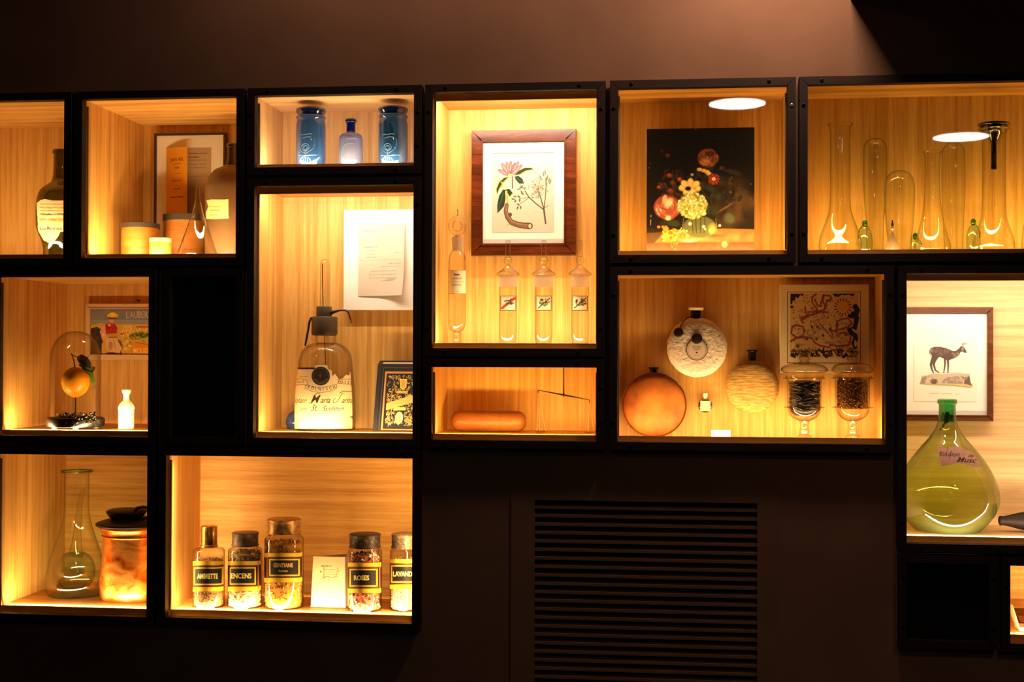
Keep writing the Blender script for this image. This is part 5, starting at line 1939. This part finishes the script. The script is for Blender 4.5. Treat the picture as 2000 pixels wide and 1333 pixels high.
def disc(t, name, cx, cy, hw, y, th, mat, bulge=.25, n=64, wob=0.0, seed=1, flat_front=True):
    """round flat flask body facing the room"""
    rg = np.random.default_rng(seed)
    c = W(cx, cy, y)
    r = hw*mpp(cx, cy, y)
    prof = [(.02*r, -th*.5-th*bulge), (.5*r, -th*.5-th*bulge*.8), (.8*r, -th*.5-th*bulge*.45), (.93*r, -th*.42), (.985*r, -th*.25), (1.0*r, 0), (.985*r, th*.3), (.92*r, th*.45), (.5*r, th*.5), (.02*r, th*.5)]
    m = MB().lathe((c.x, y, c.z), prof, n, axis='y')
    if wob:
        vv = []
        ph = rg.uniform(0, 6.28, 6)
        for (vx, vy, vz) in m.v:
            q = math.atan2(vz-c.z, vx-c.x)
            f = 1+wob*(sin(11*q+ph[0])+.8*sin(19*q+ph[1])+.7*sin(31*q+ph[2]))
            vv.append((c.x+(vx-c.x)*f, vy, c.z+(vz-c.z)*f))
        m.v = vv
    m.build(name, mat, t)
    return c, r


def round_flask(label, cx, cy, hw, y, th, mat, neck, bulge=.25, wob=0.0, seed=1, zbase=None):
    c = W(cx, cy, y)
    t = thing('round_flask', label, 'flask', (c.x, y, c.z-hw*mpp(cx, cy, y)), 'round flat flasks')
    c, r = disc(t, 'flask_body', cx, cy, hw, y, th, mat, bulge, wob=wob, seed=seed)
    nx, nhw, n0, n1 = neck
    Lathe(nx, [(nhw*1.25, n0-.5), (nhw*1.3, n0+2), (nhw, n0+3.5), (nhw*.95, n1), (nhw*1.0, n1+4)], y, 0).mb(28).build('neck', NECKB, t, label='black neck')
    return t, c, r


t, c, r = round_flask('largest round flask, smooth brown face with black neck, standing at the left', 1278, 791, 63, .150, .036, TERRA, (1277, 8, 718, 735), .1)
MB().lathe((c.x, .150, c.z), [(r*.985, -.0165), (r*1.005, -.014), (r*1.005, .010), (r*.98, .014)], 64, False, False, axis='y').build('edge_band', BRASSD, t)
t, c, r = round_flask('round flask with rough white plaster face, black seals and printed ring label', 1361, 679, 58.5, .155, .034, PLASTER, (1359, 10.5, 603, 622), .12, .004, 3)
k = mpp(1361, 679, .14)
yfz = .155-.017-.034*.12-.0015
MB().lathe((W(1359, 603, .155).x, .155, 0), [(14*k, W(1359, 606.5, .155).z), (16*k, W(1359, 602, .155).z), (15*k, W(1359, 601, .155).z)], 28).build('stopper_cap', CREAM, t, label='pale cork cap')
MB().tube([W(1352, 618, .150), W(1343, 621, .142), W(1333, 630, .138), W(1327, 643, .135)], .0011, 6).build('string', WAX, t)
cw = W(1325, 650, .132)
m = MB().lathe((cw.x, .132, cw.z), [(.4*9*k, -.003), (8*k, -.003), (9.6*k, -.001), (9.6*k, .002), (6*k, .004)], 14, axis='y')
m.build('wax_seal', WAX, t)
cv = Cv(1339, 650, 1383, 706, (226, 206, 192), 2.8)
bi = (50, 32, 24)
cv.ring(1361, 683.5, 20.2, 1.6, bi)
cv.ring(1361, 683.5, 17.4, .7, (120, 90, 76))
for s_, y, h in (('PARFUMERIE', 678, 2.3), ('DE FLEURS', 681.3, 2.3), ('GRASSE', 684.6, 2.3)):
    cv.text(s_, 1361, y, h, bi, sx=1.0)
cv.ell(1361, 689, 2.6, 2.0, bi, .9, .4)
cv.scribble(1355, 1367, 694.5, .7, bi, 5, .6)
cv.clip([(1361+21.2*cos(q), 683.5+21.2*sin(q)) for q in np.linspace(0, 6.28, 40)])
cv.mesh('printed_label', PRINT, t, y=yfz)
ck = W(1361, 662, yfz-.001)
MB().lathe((ck.x, yfz-.001, ck.z), [(.1*k, -.0016), (9.6*k, -.0016), (10.6*k, -.0006), (10.6*k, .001)], 28, axis='y').build('black_seal', flat('black_sticker', (36, 24, 14), .4), t)
round_flask('round flask covered in shaggy tan material with a short black neck', 1468.5, 756, 52, .160, .036, HIDE, (1469, 8.5, 684, 706), .15, .002, 5)

t = thing('perfume_flacon', 'tiny round clear flacon with a square cream label between the round flasks', 'bottle', W(1377, 806, .165))
disc(t, 'flacon_body', 1377.5, 792.5, 14, .165, .014, glass('flacon_glass', (150, 104, 60), (26, 10, 4), base=.06, power=.8, body=.15, bodycol=(90, 50, 24)), .2, 36)
Lathe(1377.5, [(4.2, 768), (5, 769.5), (5, 774), (3.4, 776), (3.4, 780)], .165, 0).mb(20).build('stopper', CREAM, t)
cv = Cv(1368, 783.5, 1387.5, 803.5, (240, 218, 168), 2.8)
cv.scribble(1371, 1385, 788, .8, (120, 84, 50), 6, .6)
cv.text('ROSE', 1378, 794, 3.2, (110, 76, 44), sx=1.0)
cv.scribble(1371, 1385, 798, .8, (120, 84, 50), 6, .6)
cv.mesh('label', PRINT, t, y=.165-.0105)

t = thing('place_card', 'little blank white card standing on the shelf under the flacon', 'card', (W(1408, 851, .07).x, .075, zf))
a, b, c_ = W(1389.5, 846, .07), W(1426.5, 846, .07), W(1408, 841, .07)
MB().hexa([(a.x, .068, zf+.0005), (b.x, .068, zf+.0005), (b.x, .074, c_.z), (a.x, .074, c_.z), (a.x, .0688, zf+.0005), (b.x, .0688, zf+.0005), (b.x, .0746, c_.z), (a.x, .0746, c_.z)]).build('front_flap', MAT, t, False)
MB().hexa([(a.x, .0815, zf+.0005), (b.x, .0815, zf+.0005), (b.x, .0748, c_.z), (a.x, .0748, c_.z), (a.x, .0823, zf+.0005), (b.x, .0823, zf+.0005), (b.x, .0754, c_.z), (a.x, .0754, c_.z)]).build('back_flap', MAT, t, False)

yb = .162
t = thing('map_poster', 'decorative map print with a sun on a cream board behind the footed jars', 'print', W(1610, 728, yb))
a, b, c_, d_ = W(1523, 640, yb), W(1697.5, 640, yb), W(1610, 556, yb), W(1610, 729, yb)
MB().rbox(a.x, b.x, yb+.0005, yb+.012, d_.z, c_.z, .0008).build('board', CREAM, t, False)
cv = Cv(1524, 557, 1696.5, 728, (232, 206, 158), 2.0).view(1520, 550, 7.84)
BK, RD, BL = (30, 26, 34), (140, 56, 36), (96, 92, 110)
cv.frame(138, 158, 1262, 1252, 9, (84, 44, 24))
cv.grain(3, 3)
rg = cv.rng
cv.rect(185, 185, 1222, 1165, (214, 168, 108))
cv.poly([(190, 190), (395, 190), (380, 230), (340, 200), (310, 260), (270, 240), (255, 300), (225, 290), (215, 350), (188, 345)], BK)
cv.rect(190, 375, 235, 410, BK)
cv.poly([(830, 188), (1170, 188), (1150, 230), (1080, 205), (1010, 215), (970, 205), (930, 240), (870, 235)], BK)
for k in range(16):
    q = 2*pi*k/16
    cv.line([(992+100*cos(q), 392+100*sin(q)), (992+140*cos(q+.12), 392+140*sin(q+.12))], 20, (96, 40, 26), w2=9)
cv.ell(992, 392, 82, 82, (224, 150, 40), 1, .06)
for pts in ([(415, 390), (420, 470), (450, 520), (330, 560)], [(450, 470), (560, 460), (600, 430), (560, 380), (520, 320), (520, 240), (580, 190)], [(700, 200), (680, 280), (720, 380), (700, 440), (560, 470)], [(560, 280), (600, 360), (640, 380), (680, 260), (690, 210), (790, 220), (820, 260), (740, 300), (730, 400)], [(215, 690), (260, 670), (380, 690), (400, 740), (380, 830), (290, 860), (200, 800), (215, 690)], [(190, 920), (260, 870), (400, 850), (520, 870), (560, 940), (640, 980), (780, 1010), (800, 960), (900, 990), (1080, 970), (1110, 860), (1100, 800), (1020, 820)], [(640, 650), (700, 720), (780, 800), (820, 870), (830, 790), (780, 740), (880, 760), (900, 700), (900, 620), (960, 580), (1060, 560), (1130, 640), (1060, 700), (920, 740)], [(380, 640), (350, 590), (420, 560), (470, 520), (640, 470), (760, 470)], [(890, 760), (900, 830), (960, 790), (1050, 780)]):
    cv.line([(x+9, y+12) for x, y in pts], 12, (80, 40, 50), .55)
    cv.line(pts, 21, RD)
cv.blobs(60, 640, 800, 330, 90, 12, 50, [(150, 120, 100), (176, 130, 90), (196, 156, 110)], .4)
cv.blobs(40, 640, 560, 380, 120, 10, 30, [(206, 140, 70), (190, 120, 70), (216, 170, 110)], .4)
for _ in range(230):
    x, y = rg.uniform(220, 1180), rg.uniform(210, 1030)
    if math.hypot(x-992, y-392) > 190:
        q = rg.uniform(0, 6.28)
        cv.line([(x, y), (x+22*cos(q), y+22*sin(q)), (x+30*cos(q+.8), y+30*sin(q+.8))], 7, (RD, (92, 60, 40), (70, 44, 50))[rg.integers(3)], .75)
for x0, y0 in ((960, 640), (980, 665), (400, 820), (420, 850), (700, 930), (740, 950), (860, 930)):
    cv.line([(x0, y0), (x0+50, y0-12), (x0+110, y0+4), (x0+160, y0-10)], 6, BL)
for _ in range(90):
    x, y = rg.uniform(420, 980), rg.uniform(470, 700)
    cv.line([(x, y), (x+rg.uniform(-20, 20), y-rg.uniform(6, 26))], 8, ((110, 46, 28), (84, 60, 30), (60, 40, 34))[rg.integers(3)], .8)
for x, y in ((520, 695), (605, 695), (800, 720), (690, 830), (440, 880), (585, 885)):
    cv.ell(x, y, 24, 22, (48, 44, 40), .9, .4)
for pts in ([(1180, 390), (1210, 440), (1190, 520), (1130, 540), (1090, 530)], [(1150, 500), (1200, 560), (1190, 640), (1170, 720), (1080, 740)], [(1110, 760), (1170, 820), (1190, 880), (1150, 940), (1180, 1010)], [(1190, 1090), (1110, 1050), (1060, 1100), (1000, 1150)]):
    cv.line(pts, 84, BK, w2=56)
for _ in range(120):
    x = rg.uniform(200, 1190)
    y = rg.uniform(1050, 1150)
    q = rg.uniform(0, 6.28)
    cv.ell(x, y, rg.uniform(24, 52), rg.uniform(10, 22), BK if rg.random() < .75 else (110, 50, 30), .95, .25, q)
for x, y, q in ((650, 1110, .8), (860, 1110, 1.0), (1020, 1080, 2.2), (1180, 950, 1.5), (1170, 760, .7), (230, 980, 1.8)):
    cv.ell(x, y, 58, 17, (232, 190, 120), 1, .1, q)
cv.ell(300, 990, 34, 34, (70, 74, 50), .9, .3)
cv.ell(340, 450, 60, 70, (190, 140, 150), .35, .8)
for _ in range(30):
    x, y = rg.uniform(420, 1000), rg.uniform(1010, 1060)
    cv.line([(x, y), (x+rg.uniform(-14, 14), y+rg.uniform(10, 40))], 9, (110, 50, 30), .9)
cv.mesh('map_print', PRINT, t, y=yb)


def footed_jar(label, cx, hl, ylid, kind):
    y = .100
    body = smooth_prof([(38, 734), (36, 739), (33.5, 744), (33.3, 760), (33.3, 790), (33, 796), (31, 806), (25, 815), (17, 820), (10, 823)], 3)
    stem = smooth_prof([(10, 823), (8.2, 829), (8.5, 838), (9.5, 843), (8.8, 848), (11, 851)], 2)+[(14, 853), (14, 'F')]
    lt = Lathe(cx, body+stem[1:], y, zf)
    t = lathe_thing('footed_jar', label, 'jar', lt, 'footed glass jars with domed lids')
    nb = len(body)
    MB().lathe((lt.x, y, 0), lt.p[:nb], 48, False, False).build('bowl', CLEAR, t)
    MB().lathe((lt.x, y, 0), lt.p[nb-1:], 32, True, True).build('foot', CLEARG, t)
    zr = W(cx, 796, y).z
    MB().lathe((lt.x, y, 0), [(33*k, zr+.0015), (39.5*k, zr+.0008), (39.5*k, zr-.0008), (33*k, zr-.0015)], 48, False, False).build('collar', CLEARG, t)
    zr = W(cx, 739, y).z
    MB().lathe((lt.x, y, 0), [(34*k, zr+.002), (40*k, zr+.001), (40*k, zr-.001), (34*k, zr-.002)], 48, False, False).build('rim', CLEARG, t)
    d = ylid-722
    ll = Lathe(cx, smooth_prof([(11, 709+d), (20, 710+d), (34, 713+d), (hl-3, 718+d), (hl, 723+d), (hl-3, 727+d), (hl-8, 729+d)], 3), y, 0)
    ll.mb(48, True, False).build('lid', CLEAR, t)
    lk = Lathe(cx, smooth_prof([(8, 682), (13, 684), (14, 688), (9, 693), (8, 697), (11.5, 701), (8, 705), (13, 709)], 3), y, 0)
    lk.mb(32).build('lid_knob', CLEAR, t)
    return t


k = mpp(1600, 780, .10)
footed_jar('footed glass jar with a domed lid, filled with black pods', 1571, 46, 722, 0)
footed_jar('footed glass jar with a domed lid, filled with golden brown grains', 1665, 41, 722, 1)
zb = W(1571, 812, .10).z
# black pods
rg = np.random.default_rng(5)
x = W(1571, 770, .10).x
z1 = W(1571, 743, .10).z
m = MB()
cs = []
m.lathe((x, .10, 0), [(18*k, zb), (27*k, zb+.008), (29*k, zb+.014), (29*k, z1-.003), (10*k, z1)], 28)
cs += [lin((26, 18, 16))]*len(m.v)
for i in range(120):
    q = rg.uniform(-pi, .1)
    z = zb+.014+(z1-zb-.014)*rg.random()
    L = rg.uniform(.3, .7)
    rr = 29.4*k
    sl = rg.uniform(-.25, .25)
    n0 = len(m.v)
    m.tube([(x+rr*cos(q+L*(j/4-.5)), .10+rr*sin(q+L*(j/4-.5)), z+sl*.03*(j/4-.5)) for j in range(5)], [.0006, .0016, .0019, .0016, .0006], 6)
    c = ((30, 20, 18), (54, 38, 34), (110, 84, 76), (20, 14, 14))[rg.integers(4)]
    cs += [lin(c)]*(len(m.v)-n0)
m.c = np.concatenate([np.array(cs), np.ones((len(cs), 1))], 1)
tag(m.build('black_pods', attr_mat('glossy_pods', .35, .5)), 'shiny black pods packed in the left footed jar', 'pods', kind='stuff')
chips('golden_grains', 'golden brown grains filling the right footed jar', 'grains', 1665, .10, 30, 741, 21, 900, .0021, [(206, 140, 60), (160, 96, 36), (230, 176, 96), (96, 54, 24)], (96, 56, 24), (1, .7, .6), zb=W(1665, 801, .10).z)

# ================================================================== DEER CABINET
zf = ZF['deer']
yb = .268
t = picture('framed_engraving', 'brown framed engraving of a deer standing on a rock, behind the demijohn', 'picture', 1740, 600, 1941, 823, 12, yb, .020, FRAME_DARK)
cv = Cv(1785, 629, 1908, 785, (238, 228, 216), 2.2).view(1780, 620, 7.41)
cv.grain(3, 3)
D1, D2, D3 = (92, 74, 66), (126, 104, 92), (60, 48, 44)
cv.scribble(50, 380, 84, 8, (190, 180, 168), 8, .5)
cv.poly([(110, 965), (300, 940), (640, 965), (880, 975), (900, 1000), (850, 1025), (600, 1000), (200, 985)], (196, 176, 110), .8)
cv.poly([(140, 850), (220, 845), (300, 820), (480, 822), (700, 812), (850, 820), (842, 870), (850, 930), (890, 985), (760, 970), (440, 960), (300, 965), (210, 965), (120, 965), (150, 900)], (196, 178, 156))
cv.poly([(150, 880), (230, 850), (200, 960), (130, 960)], (150, 128, 116))
cv.ell(330, 930, 60, 44, (96, 74, 66), .9, .3)
cv.poly([(470, 900), (520, 870), (680, 850), (740, 930), (740, 965), (440, 955)], (160, 140, 128))
cv.poly([(700, 850), (780, 870), (840, 850), (860, 960), (880, 990), (760, 960), (770, 900)], (110, 92, 78))
cv.blobs(50, 480, 900, 360, 60, 8, 30, [(170, 150, 132), (214, 198, 172), (140, 120, 104), (206, 186, 130)], .4)
cv.line([(120, 965), (300, 970), (600, 985), (860, 1010)], 10, (150, 130, 60), .7)
cv.line([(330, 805), (560, 808), (720, 806)], 8, (150, 130, 116), .7)
for pts, w, w2 in (([(330, 560), (300, 640), (284, 690), (300, 760), (322, 805)], 56, 15), ([(370, 570), (330, 650), (325, 690), (350, 770), (400, 800)], 50, 12), ([(487, 600), (488, 690), (470, 800)], 32, 15), ([(528, 600), (534, 700), (530, 805)], 36, 15)):
    cv.line(pts, w, D1, 1, w2)
cv.poly([(262, 500), (278, 450), (340, 428), (430, 430), (520, 456), (600, 490), (642, 488), (690, 452), (716, 420), (746, 420), (778, 455), (802, 512), (775, 518), (738, 498), (712, 505), (690, 548), (640, 588), (572, 612), (545, 628), (510, 622), (470, 600), (410, 575), (372, 610), (340, 640), (300, 640), (300, 560)], D1)
cv.blobs(50, 430, 500, 130, 50, 12, 40, [D2, D1, (110, 90, 80)], .5)
cv.blobs(24, 640, 545, 60, 34, 8, 24, [(170, 148, 130), D2], .5)
cv.ell(290, 480, 26, 40, (160, 138, 120), .8, .5)
cv.line([(270, 480), (262, 520), (290, 570)], 10, D3, .7)
cv.ell(745, 460, 26, 32, (176, 146, 124), .8, .5)
cv.line([(760, 445), (800, 512)], 10, D3)
cv.line([(742, 415), (735, 385)], 14, (190, 160, 100))
cv.line([(750, 410), (748, 385), (770, 372), (798, 380)], 9, D3)
cv.line([(770, 395), (792, 392)], 8, D3)
for k_ in range(60):
    x, y = cv.rng.uniform(300, 600), cv.rng.uniform(440, 600)
    cv.line([(x, y), (x+24, y+10)], 3, D3, .35)
cv.scribble(270, 400, 1102, 12, (160, 148, 136), 6, .7)
cv.scribble(430, 590, 1106, 12, (160, 148, 136), 7, .7)
cv.scribble(640, 700, 1110, 12, (160, 148, 136), 3, .5)
cv.mesh('engraving', PRINT, t, y=yb-.0158)

yd = .146
lt = Lathe(1850, smooth_prof([(16.5, 780), (18.5, 782), (18.5, 788), (16, 790.5), (16, 800), (17, 815), (19, 828), (24, 840), (34, 855), (47, 870), (63, 890), (75, 907), (86.5, 928), (95, 952), (97.8, 970), (96.5, 984), (92, 998), (82, 1014), (71, 1027), (62, 1036), (58, 'F')], 4), yd, zf)
t = lathe_thing('demijohn', 'big bulging green glass demijohn with a handwritten pink label', 'bottle', lt)
i = next(k_ for k_, p in enumerate(lt.p) if p[1] < W(1850, 822, yd).z)
MB().lathe((lt.x, yd, 0), lt.p[:i+1], 56, False, False).build('neck', GREENN, t, label='darker green neck')
MB().lathe((lt.x, yd, 0), lt.p[i:], 72, False, True).build('demijohn_body', GREEND, t)
cv = Cv(1829, 866, 1918, 918, (190, 140, 118), 2.6).view(1790, 770, 4.595)
cv.grain(4, 3)
cv.blobs(40, 380, 560, 190, 80, 8, 30, [(176, 128, 108), (206, 158, 134), (166, 118, 98)], .35)
ik = (44, 26, 22)
cv.text('Infusion', 206, 558, 40, ik, .4, .02, anchor='l', sx=1.0, bold=.012)
cv.line([(205, 530), (225, 520), (250, 524)], 5, ik)
cv.line([(292, 580), (306, 530), (316, 512)], 5, ik)
cv.text('de', 462, 566, 34, ik, .4, .12, anchor='l', sx=1.0, bold=.012)
cv.text('Musc', 362, 608, 44, ik, .45, .06, anchor='l', sx=1.3, bold=.018)
cv.line([(360, 608), (400, 610), (420, 590)], 5, ik)
cv.clip([(186, 472), (230, 470), (280, 488), (330, 470), (400, 472), (430, 500), (490, 512), (530, 560), (560, 610), (570, 660), (500, 650), (440, 630), (370, 620), (300, 640), (222, 650), (205, 560)])
cv.mesh('label', PRINT, t, lt.wrap(lim=.95))
t = thing('moss_clump', 'dark mossy clump stuck in the neck of the demijohn', 'moss', W(1852, 838, yd))
m = MB()
rr = random.Random(8)
for q in range(26):
    px, py = rr.uniform(1842, 1864), rr.uniform(806, 826)
    m.sphere(W(px, py, yd+rr.uniform(-.008, .008)), rr.uniform(.002, .0048), 8, 6)
for q in range(10):
    px = 1836+q*1.2
    m.sphere(W(px+rr.uniform(-1, 1), 840-q*1.6, yd-.01), rr.uniform(.0016, .003), 8, 6)
m.build('clump', flat('dark_moss', (34, 34, 12), .8), t, kind='stuff')

ys = .150
c0 = W(1951, 1024, ys)
c1 = W(2075, 1016, ys)
t = thing('wooden_spindle', 'dark pointed turned wood tool lying right of the demijohn', 'tool', (c0.x+.03, ys, zf))
prof = smooth_prof([(3.5, 0), (8, .5), (9.5, 4), (9, 9), (12, 22), (17.5, 45), (20, 70), (18, 95), (12, 115), (6, 124), (1, 125)], 3)
k2 = mpp(1990, 1020, ys)
m = MB().lathe((c0.x, ys, zf+20.3*k2), [(a_*k2, b_*k2) for a_, b_ in prof], 32, axis='x')
m.build('spindle_body', SPINDLE, t)
MB().lathe((c0.x, ys, zf+20.3*k2), [(2*k2, -.0006), (4*k2, -.001), (4.6*k2, .0008)], 20, axis='x').build('socket', BLACK, t)

# ================================================================== CORNER CABINET
zf = ZF['corner']
t = thing('leaning_photograph', 'brown photograph with a pale border leaning in the corner cabinet', 'photograph', W(1992, 1228, .15))
a, b = W(1981, 1206, .17), W(2050, 1206, .17)
tz = W(1985, 1188, .19).z
MB().hexa([(a.x, .135, zf+.001), (b.x, .135, zf+.001), (b.x, .185, tz), (a.x, .185, tz), (a.x, .139, zf+.001), (b.x, .139, zf+.001), (b.x, .189, tz), (a.x, .189, tz)]).build('frame_board', FRAME_DARK, t, False)
a2, b2 = a.x+.006, b.x-.006
MB().hexa([(a2, .1389, zf+.008), (b2, .1389, zf+.008), (b2, .1803, tz-.006), (a2, .1803, tz-.006), (a2, .141, zf+.008), (b2, .141, zf+.008), (b2, .182, tz-.006), (a2, .182, tz-.006)]).build('photo_print', flat('sepia_print', (176, 104, 40), .5, c2=(110, 60, 24), nscale=30), t, False)
t = thing('open_booklet', 'open white booklet lying at the front of the corner cabinet', 'booklet', (W(1990, 1240, .10).x, .10, zf))
xL = W(1978, 1236, .09).x
MB().hexa([(xL+.012, .075, zf+.0005), (xL+.12, .075, zf+.0005), (xL+.12, .125, zf+.0005), (xL+.012, .125, zf+.0005), (xL+.012, .075, zf+.008), (xL+.12, .075, zf+.008), (xL+.12, .125, zf+.008), (xL+.012, .125, zf+.008)]).build('pages', MAT, t, False)
m = MB()
m.hexa([(xL+.0135, .074, zf+.0008), (xL+.0145, .126, zf+.0008), (xL-.002, .126, zf+.058), (xL-.004, .074, zf+.058), (xL+.0118, .074, zf+.0008), (xL+.0128, .126, zf+.0008), (xL-.004, .126, zf+.058), (xL-.006, .074, zf+.058)])
m.build('raised_cover', CREAM, t, False)
